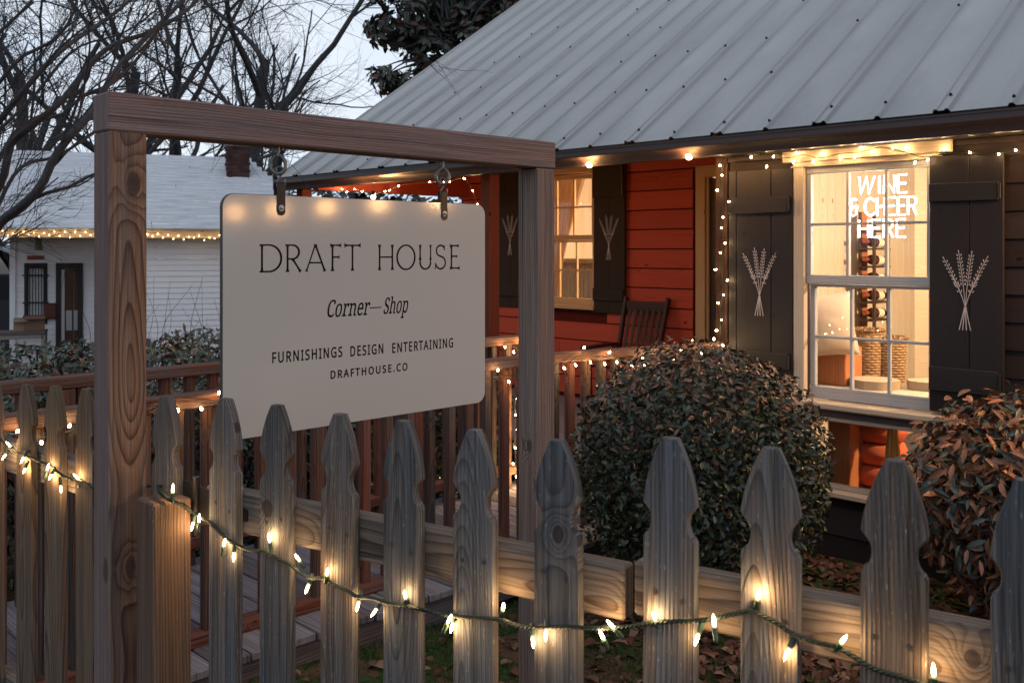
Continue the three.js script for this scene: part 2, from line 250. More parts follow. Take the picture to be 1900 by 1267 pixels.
hbox('interior_lining', -8.049, -8.02, 0.03, 2.5, -10.49, ZR - 0.112, M.cream, { axis: 'y' }); hbox('interior_lining', HX + 0.101, 5.59, 0.03, 2.5, ZR - 3.15, ZR - 3.12, M.cream, { axis: 'y' });
hbox('floor', -8.04, 5.59, -0.1, 0.03, -10.49, ZF - 0.102, M.deckDark); hbox('ceiling', -8.2, 5.6, 2.501, 2.56, -10.49, ZF - 0.06, M.cream); hbox('porch_ceiling', -8.2, HX + 0.05, 2.45, 2.499, ZR + 0.001, -5.46, M.redBoard);

function siding(x0, x1, y0, y1, z, pitch, mats, holes, th = -0.085, gap = -0.018) {
  const wall = part('siding', (x0 + x1) / 2, y0, z); let row = 0;
  for (let y = y0; y < y1 - 0.03; y += pitch, row++) {
    const h = Math.min(pitch - gap, y1 - y + 0.005); let spans = [[x0, x1]];
    for (const [a, b, c, d] of holes) if (y + h * 0.5 > c && y + h * 0.5 < d) spans = spans.flatMap(([s, e]) => (b <= s || a >= e ? [[s, e]] : [[s, Math.min(a, e)], [Math.max(b, s), e]])).filter(([s, e]) => e - s > 0.015);
    for (const [s, e] of spans) {
      const cuts = [s]; for (let q = s + rr(0.9, 2.4); q < e - 0.5; q += rr(1.4, 2.6)) cuts.push(q); cuts.push(e);
      for (let i = 0; i + 1 < cuts.length; i++) add(wall, 'siding_board', slab(cuts[i + 1] - cuts[i] - 0.003, h, 0.014, { c: 0.003, axis: 'x', ou: row * 0.13 + i * 0.07, ov: rr(0, 2) }), mats[Math.floor(rnd() * mats.length)], [(cuts[i] + cuts[i + 1]) / 2 - (x0 + x1) / 2, y - y0 + h / 2, 0.017 + rr(-0.0015, 0.0015)], [th, 0, 0]);
    }
  }
}
siding(HX + 0.05, 3.5, -0.42, 2.22, ZF, 0.148, [M.darkBoard, M.darkBoard2, M.darkBoard], [[-3.02, -2.08, 0.05, 2.3]]);
siding(-8.1, HX, 0.15, 2.44, ZR, 0.182, [M.redBoard, M.redBoard2, M.redBoard], [[-7.08, -6.0, 0.92, 2.46], [-5.0, -3.82, 0.1, 2.36]], -0.05, 0.011);
hbox('corner_board', HX - 0.045, HX + 0.05, -0.4, 2.3, ZF - 0.03, ZF + 0.045, timber(stainTex, { color: C(0.17, 0.16, 0.16) }), { axis: 'y' });

// roof: ribbed panels, screws along the ribs
const ROOF = (34.5 * Math.PI) / 180, RL = 5.95;
{
  const t = texture(512, 512, 2.7, 6, (x, y) => { const s = fbm(x * 3 + 3, y * 0.7, 4), f = vn(x * 90, y * 90), k = 0.92 + 0.34 * (s - 0.5) + 0.06 * (f - 0.5) - 0.1 * sstep(0.6, 0.9, vn(x * 14, y * 0.35)), d = sstep(0.6, 0.8, fbm(x * 1.6 + 70, y * 0.8, 4)) * 0.16; return [0.366 * (k - d), 0.36 * (k - d), 0.355 * (k - d), 0.5 + 0.5 * (fbm(x * 5, y * 2.5, 2) - 0.5)]; });
  const mats = [1, 0.97, 1.03].map((k) => std({ map: t.map, bumpMap: t.bump, bumpScale: 0.004, roughness: 0.5, color: C(k, k, k) }));
  const roof = part('roof', 0, 2.305, -5.075); roof.position.x = -HX; roof.rotation.x = ROOF;
  const prof = [[0, 0.016], [0.009, 0.016], [0.02, 0], [0.292, 0], [0.303, 0.02], [0.316, 0.02], [0.3235, 0.011], [0.3535, 0.011], [0.361, 0.02], [0.374, 0.02], [0.385, 0], [0.657, 0], [0.668, 0.016], [0.6765, 0.016]];
  const sh = new THREE.Shape(); prof.forEach(([x, y], i) => (i ? sh.lineTo(x, y) : sh.moveTo(x, y))); [...prof].reverse().forEach(([x, y]) => sh.lineTo(x, y - 0.004));
  let g = new THREE.ExtrudeGeometry(sh, { depth: RL, bevelEnabled: false, steps: 1 }); g.translate(0, 0, -RL); g = uvBox(g, 'z'); g.computeVertexNormals();
  const screw = merge([new THREE.CylinderGeometry(0.0085, 0.0095, 0.004, 8), at3(new THREE.CylinderGeometry(0.006, 0.006, 0.008, 6), 0, 0.005, 0)]);
  for (let k = -7; k < 13; k++) {
    const X = -3.649 + 0.677 * k;
    add(roof, 'roof_panel', g, mats[(k + 9) % 3], [X, rr(0, 0.0006), 0]);
    for (const [dx, dy, off] of [[0, 0.016, 0.03], [0.3385, 0.0125, 0.07]]) for (let s = 0; s < 5; s++) { if (s && rnd() < 0.3) continue; const d = off + 0.07 + s * 0.66 + rr(-0.05, 0.05); if (k > -6 && k < 4) add(roof, 'roof_screw', screw, M.rust, [X + dx + rr(-0.008, 0.008), dy + 0.003, -d]); }
  }
  const back = part('roof_back_slope', 0, 2.305 + RL * Math.sin(ROOF), -5.075 - RL * Math.cos(ROOF)); back.position.x = -HX; back.rotation.x = -ROOF;
  add(back, 'roof_sheet', slab(14, 0.02, 4.5), mats[0], [-1.4, -0.02, -2.25]);
  // gable end between ceiling and roof
  const gs = new THREE.Shape(); gs.moveTo(5.2, 2.2); gs.lineTo(9.97, 5.45); gs.lineTo(12.5, 3.8); gs.lineTo(12.5, 2.2);
  for (const X of [-8.12, 5.65]) { const gg = new THREE.ExtrudeGeometry(gs, { depth: 0.05, bevelEnabled: false }); gg.rotateY(Math.PI / 2); add(house, 'gable', uvBox(gg, 'z'), M.redBoard, hp(X, 0, 0)); }
  // ogee gutter and the fascia behind it
  const q = new THREE.Shape(); q.moveTo(0, 0); q.lineTo(0.055, 0); q.quadraticCurveTo(0.062, 0.035, 0.085, 0.05); q.quadraticCurveTo(0.098, 0.06, 0.098, 0.1); q.lineTo(0.108, 0.1); q.lineTo(0.108, 0.092); q.lineTo(0.101, 0.092); q.lineTo(0.101, 0.058); q.quadraticCurveTo(0.1, 0.048, 0.086, 0.042); q.quadraticCurveTo(0.068, 0.03, 0.062, -0.006); q.lineTo(-0.004, -0.006); q.lineTo(-0.004, 0.1); q.lineTo(0, 0.1);
  const gg = new THREE.ExtrudeGeometry(q, { depth: 14.02, bevelEnabled: false, curveSegments: 5 }); gg.rotateY(Math.PI / 2); gg.scale(1, 1, -1); gg.computeVertexNormals();
  const idx = gg.index ? gg.toNonIndexed() : gg; { const p = idx.attributes.position; for (let i = 0; i < p.count; i += 3) for (const at of ['position', 'normal', 'uv']) { const A = idx.attributes[at], s = A.itemSize; for (let c = 0; c < s; c++) { const a = A.array[(i + 1) * s + c]; A.array[(i + 1) * s + c] = A.array[(i + 2) * s + c]; A.array[(i + 2) * s + c] = a; } } idx.computeVertexNormals(); }
  add(house, 'gutter', idx, M.gutter, hp(-8.42, 2.187, -5.155));
  add(house, 'gutter_end_cap', slab(0.004, 0.1, 0.1, { c: 0.001 }), M.gutter, hp(-8.424, 2.235, -5.105));
  hbox('fascia', -8.4, 5.6, 2.18, 2.362, -5.19, -5.162, M.darkBoard); hbox('soffit', -8.38, HX + 0.03, 2.225, 2.24, -5.31, -5.191, M.darkBoard); hbox('eave_shade_strip', -8.37, 5.6, 2.262, 2.296, -5.082, -5.072, M.black); hbox('soffit', HX + 0.06, 5.6, 2.2, 2.225, ZF + 0.05, -5.191, M.darkBoard);  // black eave strip added to paint the shaded gap under the panels
  hbox('frieze_board', HX + 0.06, 3.5, 2.165, 2.199, ZF + 0.03, ZF + 0.06, M.darkBoard2);
}
// porch posts and end beam
hbox('porch_beam', -8.1, -8.0, 2.18, 2.42, ZR, -5.3, M.redBoard, { axis: 'z' });
hbox('porch_header', -8.1, HX - 0.05, 2.26, 2.39, -5.4, -5.31, M.redBoard);
for (const [x, z] of [[-5.62, -5.35], [-8.2, -5.27]]) hbox('porch_post', x - 0.055, x + 0.055, 0.1, 2.259, z - 0.055, z + 0.055, timber(planksTex, { color: C(0.3, 0.085, 0.06) }), { axis: 'y' });
{ const pf = part('porch_floor', 0, 0.11, 0); for (let z = ZR + 0.07, i = 0; z < -5.25; z += 0.14, i++) add(pf, 'floor_board', slabV(4.66, 0.03, 0.135, { axis: 'x' }), M.deck, [-2.34 - pf.position.x, -0.015 + rr(-0.001, 0.001), z - ZF - pf.position.z]); }

// windows: two sashes of six panes, all in window-local axes (x right, y up, z out)
function sash(w, name, x0, x1, y0, y1, z, rails, mat) {                // rails: bottom, top heights; stile width
  const [rb, rt, st] = rails, cx = (x0 + x1) / 2;
  add(w, name, slabV(x1 - x0, rb, 0.036, { axis: 'x' }), mat, [cx, y0 + rb / 2, z]); add(w, name, slabV(x1 - x0, rt, 0.036, { axis: 'x' }), mat, [cx, y1 - rt / 2, z]);
  for (const x of [x0 + st / 2, x1 - st / 2]) add(w, name, slabV(st, y1 - y0 - rb - rt - 0.002, 0.034), mat, [x, (y0 + rb + y1 - rt) / 2, z]);
  const a = x0 + st, b = x1 - st, c = y0 + rb, d = y1 - rt, cw = (b - a) / 3, ch = (d - c) / 2;
  for (const k of [1, 2]) add(w, 'muntin', slabV(0.017, d - c - 0.002, 0.03), mat, [a + cw * k, (c + d) / 2, z]);
  add(w, 'muntin', slabV(b - a - 0.002, 0.016, 0.027, { axis: 'x' }), mat, [(a + b) / 2, (c + d) / 2, z]);
  for (let i = 0; i < 3; i++) for (let j = 0; j < 2; j++) add(w, 'pane', new THREE.PlaneGeometry(cw - 0.012, ch - 0.012), M.pane, [a + cw * (i + 0.5), c + ch * (j + 0.5), z - 0.004], [rr(-0.004, 0.004), rr(-0.004, 0.004), 0]);
}
{
  const w = part('window', -2.93, 0, ZF), L = 0.767;                   // origin at the left edge of the sashes
  sash(w, 'sash', 0, L, 1.39, 2.1, 0.012, [0.052, 0.04, 0.032], M.sash); sash(w, 'sash', 0.004, L - 0.004, 0.682, 1.388, -0.03, [0.075, 0.02, 0.034], M.sash);
  add(w, 'casing', slab(0.07, 1.46, 0.05, { ou: 0.1 }), M.trim, [-0.037, 1.385, 0.03]); add(w, 'casing', slab(0.03, 1.46, 0.03, { ou: 0.2 }), M.trim, [-0.088, 1.385, 0.018]);
  add(w, 'casing', slab(0.05, 1.46, 0.045), M.trim, [L + 0.027, 1.385, 0.02]); add(w, 'casing', slab(L + 0.12, 0.03, 0.06, { axis: 'x' }), M.trim, [L / 2 - 0.01, 2.118, 0.034]);
  add(w, 'head_board', slab(1.02, 0.075, 0.03, { axis: 'x' }), M.trim, [0.44 - 0.06, 2.172, 0.07]);
  add(w, 'window_sill', slab(L + 0.19, 0.04, 0.14, { axis: 'x', c: 0.008 }), M.trim, [L / 2 - 0.01, 0.66, 0.05]);
  const b = part('cellar_window', -2.93, 0, ZF);
  add(b, 'head_board', slab(L + 0.22, 0.05, 0.04, { axis: 'x' }), M.purple, [L / 2, 0.612, 0.02]);
  add(b, 'frame', slab(L + 0.06, 0.022, 0.05, { axis: 'x' }), M.trim, [L / 2, 0.575, 0.03]);
  for (const x of [0.0, L - 0.03]) add(b, 'frame', slab(0.045, 0.42, 0.05), M.trim, [x, 0.352, 0.028]);
  for (const x of [-0.06, L + 0.06]) add(b, 'frame', slab(0.06, 0.5, 0.04), M.purple, [x, 0.33, 0.02]);
  add(b, 'window_sill', slab(L + 0.05, 0.03, 0.12, { axis: 'x' }), M.trim, [L / 2, 0.13, 0.02]); add(b, 'window_sill', slab(L + 0.05, 0.025, 0.05, { axis: 'x' }), M.trim, [L / 2, 0.158, -0.03]);
  add(b, 'pane', new THREE.PlaneGeometry(L - 0.07, 0.4), M.pane, [L / 2 - 0.01, 0.37, 0.0]);
  // porch window
  const p = part('porch_window', -6.94, 0, ZR), PL = 0.78;
  sash(p, 'sash', 0, PL, 1.69, 2.345, 0.01, [0.05, 0.045, 0.035], M.casing); sash(p, 'sash', 0.003, PL - 0.003, 1.035, 1.688, -0.03, [0.07, 0.02, 0.035], M.casing);
  for (const x of [-0.05, PL + 0.03]) add(p, 'casing', slab(0.08, 1.4, 0.04), M.casing, [x, 1.69, 0.025]);
  add(p, 'casing', slab(PL + 0.2, 0.075, 0.045, { axis: 'x' }), M.casing, [PL / 2, 2.40, 0.028]); add(p, 'window_sill', slab(PL + 0.1, 0.035, 0.11, { axis: 'x' }), M.casing, [PL / 2, 1.02, 0.05]);
  // porch door
  const d = part('door', -4.41, 0.12, ZR);
  add(d, 'door_leaf', slab(0.88, 2.1, 0.045), M.doorDark, [0, 1.06, -0.03]);
  for (const x of [-0.21, 0.21]) for (const [y, h] of [[0.5, 0.62], [1.5, 0.9]]) add(d, 'door_panel', slab(0.32, h, 0.016, { c: 0.006 }), M.doorDark, [x, y, 0.0]);
  for (const x of [-0.5, 0.5]) { add(d, 'casing', slab(0.1, 2.22, 0.035), M.casing, [x, 1.11, 0.03]); add(d, 'casing', slab(0.035, 2.2, 0.025), M.casing, [x * 0.885, 1.1, 0.012]); }
  add(d, 'casing', slab(1.1, 0.1, 0.037, { axis: 'x' }), M.casing, [0, 2.17, 0.03]);
  add(d, 'handle', tube(smooth([V(-0.34, 0.86, 0.0), V(-0.34, 0.87, 0.045), V(-0.34, 0.98, 0.055), V(-0.34, 1.08, 0.045), V(-0.34, 1.09, 0.0)], 14), 0.008), M.iron);
}
// shutters of vertical boards with battens and a stencilled sheaf of wheat
function sheaf() {
  const g = [], seed = new THREE.Shape(); seed.moveTo(0, 0); seed.quadraticCurveTo(0.0056, 0.007, 0, 0.016); seed.quadraticCurveTo(-0.0056, 0.007, 0, 0);
  const sg = new THREE.ExtrudeGeometry(seed, { depth: 0.0012, bevelEnabled: false, curveSegments: 4 }); let layer = 0;
  const stem = (pts, w) => { for (let i = 0; i + 1 < pts.length; i++) { const [a, b] = [pts[i], pts[i + 1]], l = Math.hypot(b[0] - a[0], b[1] - a[1]); g.push(at3(new THREE.BoxGeometry(w, l, 0.001), (a[0] + b[0]) / 2, (a[1] + b[1]) / 2, 0.0005 + layer * 0.0002, 0, 0, -Math.atan2(b[0] - a[0], b[1] - a[1]))); } layer++; };
  for (const [x1, y1, n] of [[-0.118, 0.17, 9], [-0.036, 0.205, 10], [0.034, 0.2, 10], [0.116, 0.175, 9], [-0.07, 0.07, 3], [0.07, 0.07, 3]]) {
    const P = (t) => [x1 * Math.pow(t, 1.25), -0.1 + (y1 + 0.1) * t]; stem([0, 0.25, 0.5, 0.75, 1].map(P), 0.003);
    for (let i = 0; i < n; i++) { const t = 0.36 + 0.64 * ((i + 0.5) / n), [x, y] = P(t), dir = -Math.atan2(P(t)[0] - P(t - 0.05)[0], P(t)[1] - P(t - 0.05)[1]); for (const s of i === n - 1 ? [0] : [-1, 1]) g.push(at3(sg, x + s * 0.0065, y, 0.0004, 0, 0, dir - s * 0.5)); }
  }
  for (const x of [-0.032, -0.014, 0.006, 0.028]) stem([[x * 0.1, -0.1], [x * 0.45, -0.15], [x, -0.225]], 0.0045);
  g.push(at3(new THREE.BoxGeometry(0.014, 0.009, 0.002), 0, -0.105, 0.0015));
  return merge(g);
}
const sheafGeo = sheaf();
function shutter(x0, x1, y0, y1, z, battens, cuts, mat, bmat, emblemY, ink, tilt = 0) {
  const w = x1 - x0, s = part('shutter', x0, y0, z); s.rotation.y = tilt; let a = 0;
  for (const b of [...cuts, w]) { add(s, 'board', slab(b - a - 0.003, y1 - y0 + rr(-0.006, 0.006), 0.024, { c: 0.003, ou: rr(0, 1), ov: rr(0, 1) }), mat, [(a + b) / 2, (y1 - y0) / 2, 0.012 + rr(-0.001, 0.001)]); a = b; }
  for (const [c, d] of battens) add(s, 'batten', slab(w - 0.03, d - c, 0.024, { axis: 'x', ou: rr(0, 1), ov: rr(0, 1) }), bmat, [w / 2 - 0.008, (c + d) / 2 - y0, 0.0375], [0, 0, rr(-0.006, 0.006)]);
  for (const b of battens) add(s, 'hinge', slab(0.012, b[1] - b[0] - 0.02, 0.006, { c: 0.001 }), M.iron, [w - 0.012, (b[0] + b[1]) / 2 - y0, 0.0525]);
  add(s, 'wheat_emblem', sheafGeo, ink, [w / 2, emblemY - y0, 0.0255]);
  return s;
}
shutter(-3.465, -3.005, 0.72, 2.105, ZF + 0.035, [[1.83, 1.93], [0.845, 0.95]], [0.06, 0.31], M.shutter, M.batten, 1.40, M.stencil);
shutter(-2.163, -1.772, 0.7, 2.115, ZF + 0.05, [[1.86, 1.96], [0.82, 0.95]], [0.215], M.shutter, M.batten, 1.385, M.stencil);
shutter(-7.53, -7.09, 0.98, 2.44, ZR + 0.03, [[2.1, 2.42], [1.1, 1.22]], [0.22], M.shutterWarmLit, M.shutterWarmLit, 1.76, M.stencil);
shutter(-6.13, -5.74, 0.98, 2.43, ZR + 0.05, [[2.1, 2.41], [1.1, 1.22]], [0.2], M.shutterWarmLit, M.shutterWarmLit, 1.72, M.stencil);

// ------------------------------------------------------------------ inside the shop, seen through the front window
{
  const iw = part('interior_wall', HX + 0.102, 0.03, ZF - 0.11);
  for (let i = 0; i < 22; i++) add(iw, 'wall_plank', slab(0.014, 2.46, 0.117, { c: 0.004, ou: i * 0.17 }), M.cream, [0.007 + rr(-0.001, 0.001), 1.23, -0.06 - i * 0.121]);
  const pend = (label, x, y, z, I) => { const t = thing('added_pendant_lamp', label, 'lamp', [x, y, z]); add(t, 'cord', new THREE.CylinderGeometry(0.004, 0.004, 2.5 - y, 6), M.black, [0, (2.5 - y) / 2, 0]); const b = add(t, 'lamp_bulb', new THREE.SphereGeometry(0.06, 16, 12), M.globe, [0, -0.06, 0]); lamp(b, [0, 0, 0], C(1, 0.68, 0.4), I, 2); };
  pend('unseen pendant lamp added to light the shop, right of the front window', -0.9, 1.95, -6.6, 25); pend('unseen pendant lamp added to light the room behind the porch window', -5.3, 2.0, -8.5, 24);  // both lamps are out of view, added to light the rooms
  const wd = timber(planksTex, { color: C(1.35, 0.5, 0.2), rough: 0.5, bump: 0.0006 });
  const bench = thing('display_cabinet', 'orange wooden display cabinet behind the lower panes of the front window', 'cabinet', [-3.0, 0.03, -5.95]);
  const bx = (n, x0, x1, y0, y1, z0, z1, m = wd) => add(bench, n, slab(x1 - x0, y1 - y0, z1 - z0, { c: 0.006 }), m, [(x0 + x1) / 2 + 3.0, (y0 + y1) / 2 - 0.03, (z0 + z1) / 2 + 5.95]);
  bx('side_panel', -3.13, -2.86, 0.721, 0.96, -6.1, -5.86); bx('side_panel', -2.99, -2.84, 0.04, 0.698, -6.2, -5.88); bx('shelf', -3.2, -1.9, 0.7, 0.72, -6.12, -5.64, M.cream); bx('bottom', -2.99, -1.9, 0.03, 0.05, -6.3, -5.75); 
  const cush = thing('throw_pillow', 'large cream square pillow leaning inside the left panes of the window', 'pillow', hit(1528, 604, 'z', -5.78), 0.1);
  { const N = 22, P = [], I = [], half = (sg) => { const b = P.length / 3; for (let a = 0; a <= N; a++) for (let c = 0; c <= N; c++) { const x = (a / N) * 2 - 1, y = (c / N) * 2 - 1, e = Math.max(0, (1 - x * x) * (1 - y * y)); P.push(x * 0.205 * (1 - 0.1 * (1 - y * y)), y * 0.205 * (1 - 0.1 * (1 - x * x)), sg * (0.085 * Math.pow(e, 0.42) + 0.006 * (vn(x * 3 + 9, y * 4 + 9) - 0.5) * Math.sqrt(e))); } for (let a = 0; a < N; a++) for (let c = 0; c < N; c++) { const q = b + a * (N + 1) + c, t = q + N + 1; if (sg > 0) I.push(q, t, q + 1, q + 1, t, t + 1); else I.push(q, q + 1, t, q + 1, t + 1, t); } }; half(1); half(-1); const g = geom(P, null, I); g.computeVertexNormals(); add(cush, 'cushion', g, paint([0.56, 0.42, 0.3], 0.95), [0, 0, 0], [-0.12, 0.5, 0.16]);
    const q = []; for (let a = 0; a < 4; a++) for (let c = 0; c < 8; c++) { const t = (c / 8) * 2 - 1, k = 0.205 * (1 - 0.1 * (1 - t * t)), [x, y] = [[t * 0.205, -k], [k, t * 0.205], [-t * 0.205, k], [-k, -t * 0.205]][a]; q.push(V(x, y, 0)); } q.push(q[0].clone()); add(cush, 'piping', tube(q, 0.0045, 6), paint([0.64, 0.52, 0.4], 0.9), [0, 0, 0], [-0.12, 0.5, 0.16]); }
  const weave = texture(256, 256, 0.3, 0.3, (x, y) => { const row = Math.floor(y / 0.018), fy = y / 0.018 - row, fx = x / 0.06 + (row % 2) * 0.5, w = Math.abs(Math.sin(fx * Math.PI)), h = Math.sqrt(Math.max(0, 1 - (2 * fy - 1) ** 2)) * (0.35 + 0.65 * w), n = 0.8 + 0.4 * vn(x * 400, y * 60); return [0.46 * n * (0.35 + 0.65 * h), 0.29 * n * (0.3 + 0.7 * h), 0.15 * n * (0.25 + 0.75 * h), h]; });
  const wick = std({ map: weave.map, bumpMap: weave.bump, bumpScale: 0.012, roughness: 0.8 });
  [['tall wicker basket on the shelf, beside the pillow', 1612, 706, 0.1, 0.34], ['shorter wicker basket on the shelf, right of the tall basket', 1655, 707, 0.095, 0.29]].forEach(([l, u, v, r, h]) => {
    const t = thing('wicker_basket', l, 'basket', hit(u, v, 'y', 0.72)); const pr = []; for (let i = 0; i <= 14; i++) pr.push(new THREE.Vector2(r * (0.86 + 0.14 * (i / 14)) * (1 + 0.025 * (i % 2)), (i / 14) * h));
    const g = new THREE.LatheGeometry(pr, 28); const uv = g.attributes.uv; for (let i = 0; i < uv.count; i++) uv.setXY(i, uv.getX(i) * 6.28 * r, uv.getY(i) * h); add(t, 'basket_wall', g, wick); add(t, 'bottom', new THREE.CylinderGeometry(r * 0.86, r * 0.86, 0.01, 24), wick, [0, 0.008, 0]);
    const rim = new Tubes(); for (const ph of [0, Math.PI]) { const q = []; for (let i = 0; i <= 70; i++) { const a = (i / 70) * 2 * Math.PI; q.push(V(Math.cos(a) * (r + 0.006 * Math.cos(a * 14 + ph)), h + 0.006 * Math.sin(a * 14 + ph), Math.sin(a) * (r + 0.006 * Math.cos(a * 14 + ph)))); } rim.add(q, 0.008, 6); } add(t, 'rim', rim.build(), wick);
  });
  const bark = paint([0.34, 0.25, 0.17], 0.9), cutM = timber(wood({ W: 256, H: 256, w: 0.34, h: 0.34, early: [0.6, 0.5, 0.36], late: [0.46, 0.35, 0.22], grey: [0.6, 0.52, 0.4], greyAmt: 0.2, ring: 0.008, px: 0.17, pz: [[0, 0.17], [0.17, 0.001], [0.34, 0.17]], crack: 0.2 }), { bump: 0.0005 });
  [['birch wood slice on the shelf in front of the baskets', 1624, 719, 0.15], ['birch wood slice at the right end of the shelf', 1722, 722, 0.12]].forEach(([l, u, v, r]) => {
    const t = thing('wood_slice', l, 'wood slice', hit(u, v, 'y', 0.72)); const g = new THREE.CylinderGeometry(r, r * 1.02, 0.055, 30, 2, true), p = g.attributes.position; for (let i = 0; i < p.count; i++) { const a = Math.atan2(p.getZ(i), p.getX(i)), k = 1 + 0.05 * (vn(Math.cos(a) * 2 + 9, Math.sin(a) * 2 + 9) - 0.5) + 0.02 * Math.sin(a * 9); p.setX(i, p.getX(i) * k); p.setZ(i, p.getZ(i) * k); } g.computeVertexNormals(); add(t, 'bark', g, bark, [0, 0.028, 0]);
    const c = new THREE.CircleGeometry(r * 0.99, 30); c.rotateX(-Math.PI / 2); add(t, 'cut_face', c, cutM, [0, 0.054, 0]);
  });
  const rust = paint([0.5, 0.13, 0.065], 0.95);
  const cp = hit(1632, 888, 'z', -6.2), roll = new THREE.LatheGeometry([[0, 0], [0.13, 0.0], [0.16, 0.015], [0.178, 0.06], [0.178, 0.085], [0.16, 0.13], [0.13, 0.143], [0, 0.143]].map(([a, b]) => new THREE.Vector2(a, b)), 36); let c0;
  ['lowest rust red round floor cushion of the stack', 'second rust red round cushion from the bottom of the stack', 'third rust red round cushion from the bottom of the stack', 'topmost rust red round cushion of the stack'].forEach((l, k) => {
    const t = c0 ? c0.clone() : thing('floor_cushion', l, 'cushion', [0, 0, 0], 0, 'rust cushions stacked behind the low window'); if (c0) { t.name = numbered('floor_cushion'); scene.add(t); t.userData = { ...c0.userData, label: l }; } else { add(t, 'cover', roll, rust); add(t, 'button', new THREE.SphereGeometry(0.012, 10, 6), rust, [0, 0.143, 0]); c0 = t; }
    t.position.set(cp.x, 0.055 + k * 0.144, cp.z); t.rotation.y = k * 0.7;
  });
  const cone = thing('cone_ornament', 'slim ribbed gold cone standing in front of the rust cushions', 'ornament', [hit(1657, 880, 'z', -5.9).x, 0.051, -5.9]);
  { const g = new THREE.CylinderGeometry(0.012, 0.06, 0.58, 48, 1), p = g.attributes.position; for (let i = 0; i < p.count; i++) { const a = Math.atan2(p.getZ(i), p.getX(i)), k = 1 + 0.16 * Math.sign(Math.sin(a * 9)) ; p.setX(i, p.getX(i) * k); p.setZ(i, p.getZ(i) * k); } const h = g.toNonIndexed(); h.computeVertexNormals(); add(cone, 'cone', h, paint([0.6, 0.4, 0.16], 0.4, { metalness: 0.6 }), [0, 0.31, 0]); add(cone, 'foot', new THREE.CylinderGeometry(0.07, 0.07, 0.02, 24), paint([0.4, 0.27, 0.12], 0.5), [0, 0.01, 0]); }
  // wine rack with five bottles lying neck to the window
  const rp = hit(1624, 560, 'x', -3.24), rack = thing('wine_rack', 'tall black iron wine rack against the cream wall inside', 'wine rack', [-3.24, 0.03, rp.z]), rm = paint([0.06, 0.035, 0.025], 0.5, { metalness: 0.5 });
  for (const z of [-0.12, 0.12]) { add(rack, 'upright', slab(0.02, 1.85, 0.022, { c: 0.002 }), rm, [0.05, 0.925, z]); add(rack, 'upright', slab(0.02, 1.85, 0.022, { c: 0.002 }), rm, [-0.06, 0.925, z]); }
  add(rack, 'back_board', slab(0.012, 1.85, 0.1), wd, [-0.085, 0.925, 0.0]);
  const glass = paint([0.05, 0.012, 0.008], 0.12), lab = paint([0.75, 0.66, 0.52], 0.8), prof = [[0, 0], [0.036, 0], [0.038, 0.01], [0.038, 0.19], [0.03, 0.22], [0.015, 0.245], [0.0145, 0.29], [0.017, 0.292], [0.017, 0.305], [0, 0.305]].map(([a, b]) => new THREE.Vector2(a, b));
  const ord = ['lowest', 'second lowest', 'middle', 'second highest', 'highest']; let b0;
  for (let k = 0; k < 7; k++) {
    const y = 1.109 + (k - 1) * 0.134; add(rack, 'shelf', slab(0.12, 0.012, 0.3, { axis: 'z' }), rm, [0, y - 0.045 - 0.03, 0]);
    if (k < 1 || k > 5) continue;
    const l = ord[k - 1] + ' wine bottle lying in the black rack', t = b0 ? b0.clone() : thing('wine_bottle', l, 'bottle', [0, 0, 0], 0, 'bottles in the wine rack');
    if (b0) { t.name = numbered('wine_bottle'); scene.add(t); t.userData = { ...b0.userData, label: l }; } else { add(t, 'glass_body', new THREE.LatheGeometry(prof, 22), glass); add(t, 'label', new THREE.CylinderGeometry(0.0386, 0.0386, 0.09, 22, 1, true), lab, [0, 0.085, 0]); add(t, 'capsule', new THREE.CylinderGeometry(0.0178, 0.0178, 0.05, 16), paint([0.25, 0.06, 0.03], 0.4), [0, 0.283, 0]); b0 = t; }
    t.position.set(-3.24, y, rp.z - 0.13); t.rotation.set(Math.PI / 2 - 0.05, 0, 0);
  }
  // neon lettering
  const zN = ZF - 0.16, xl = hit(1578, 380, 'z', zN).x, xr = hit(1702, 380, 'z', zN).x, S = (xr - xl);
  const neon = thing('neon_sign', 'white neon sign reading wine and cheer here in the window', 'neon sign', [(xl + xr) / 2, 0, zN]);
  const yTop = hit(1640, 326, 'z', zN).y, yBot = hit(1640, 440, 'z', zN).y, LH = (yTop - yBot) / 3.5, LP = LH * 1.25;
  const GL = {
    W: [0.95, [[0, 1], [0.12, 0], [0.47, 1], [0.6, 0], [0.95, 1]]], I: [0.16, [[0.08, 1], [0.08, 0]]], N: [0.62, [[0, 0], [0, 1], [0.6, 0], [0.6, 1]]], E: [0.52, [[0.5, 1], [0, 1], [0, 0], [0.5, 0]], [[0, 0.52], [0.44, 0.52]]],
    C: [0.72, Array.from({ length: 15 }, (_, i) => { const a = 0.75 + (i / 14) * 4.78; return [0.42 + 0.42 * Math.cos(a), 0.5 + 0.5 * Math.sin(a)]; })], H: [0.6, [[0, 1], [0, 0]], [[0.58, 1], [0.58, 0]], [[0, 0.5], [0.58, 0.5]]], R: [0.6, [[0, 0], [0, 1], [0.36, 1], [0.54, 0.88], [0.54, 0.62], [0.36, 0.5], [0, 0.5]], [[0.3, 0.5], [0.58, 0]]],
    '&': [0.62, [[0.6, 0.5], [0.3, 0.5], [0.08, 0.62], [0.08, 0.88], [0.28, 1], [0.5, 0.92]], [[0.3, 0.5], [0.02, 0.36], [0.02, 0.12], [0.22, 0], [0.48, 0.1], [0.5, 0.62]]],
  };
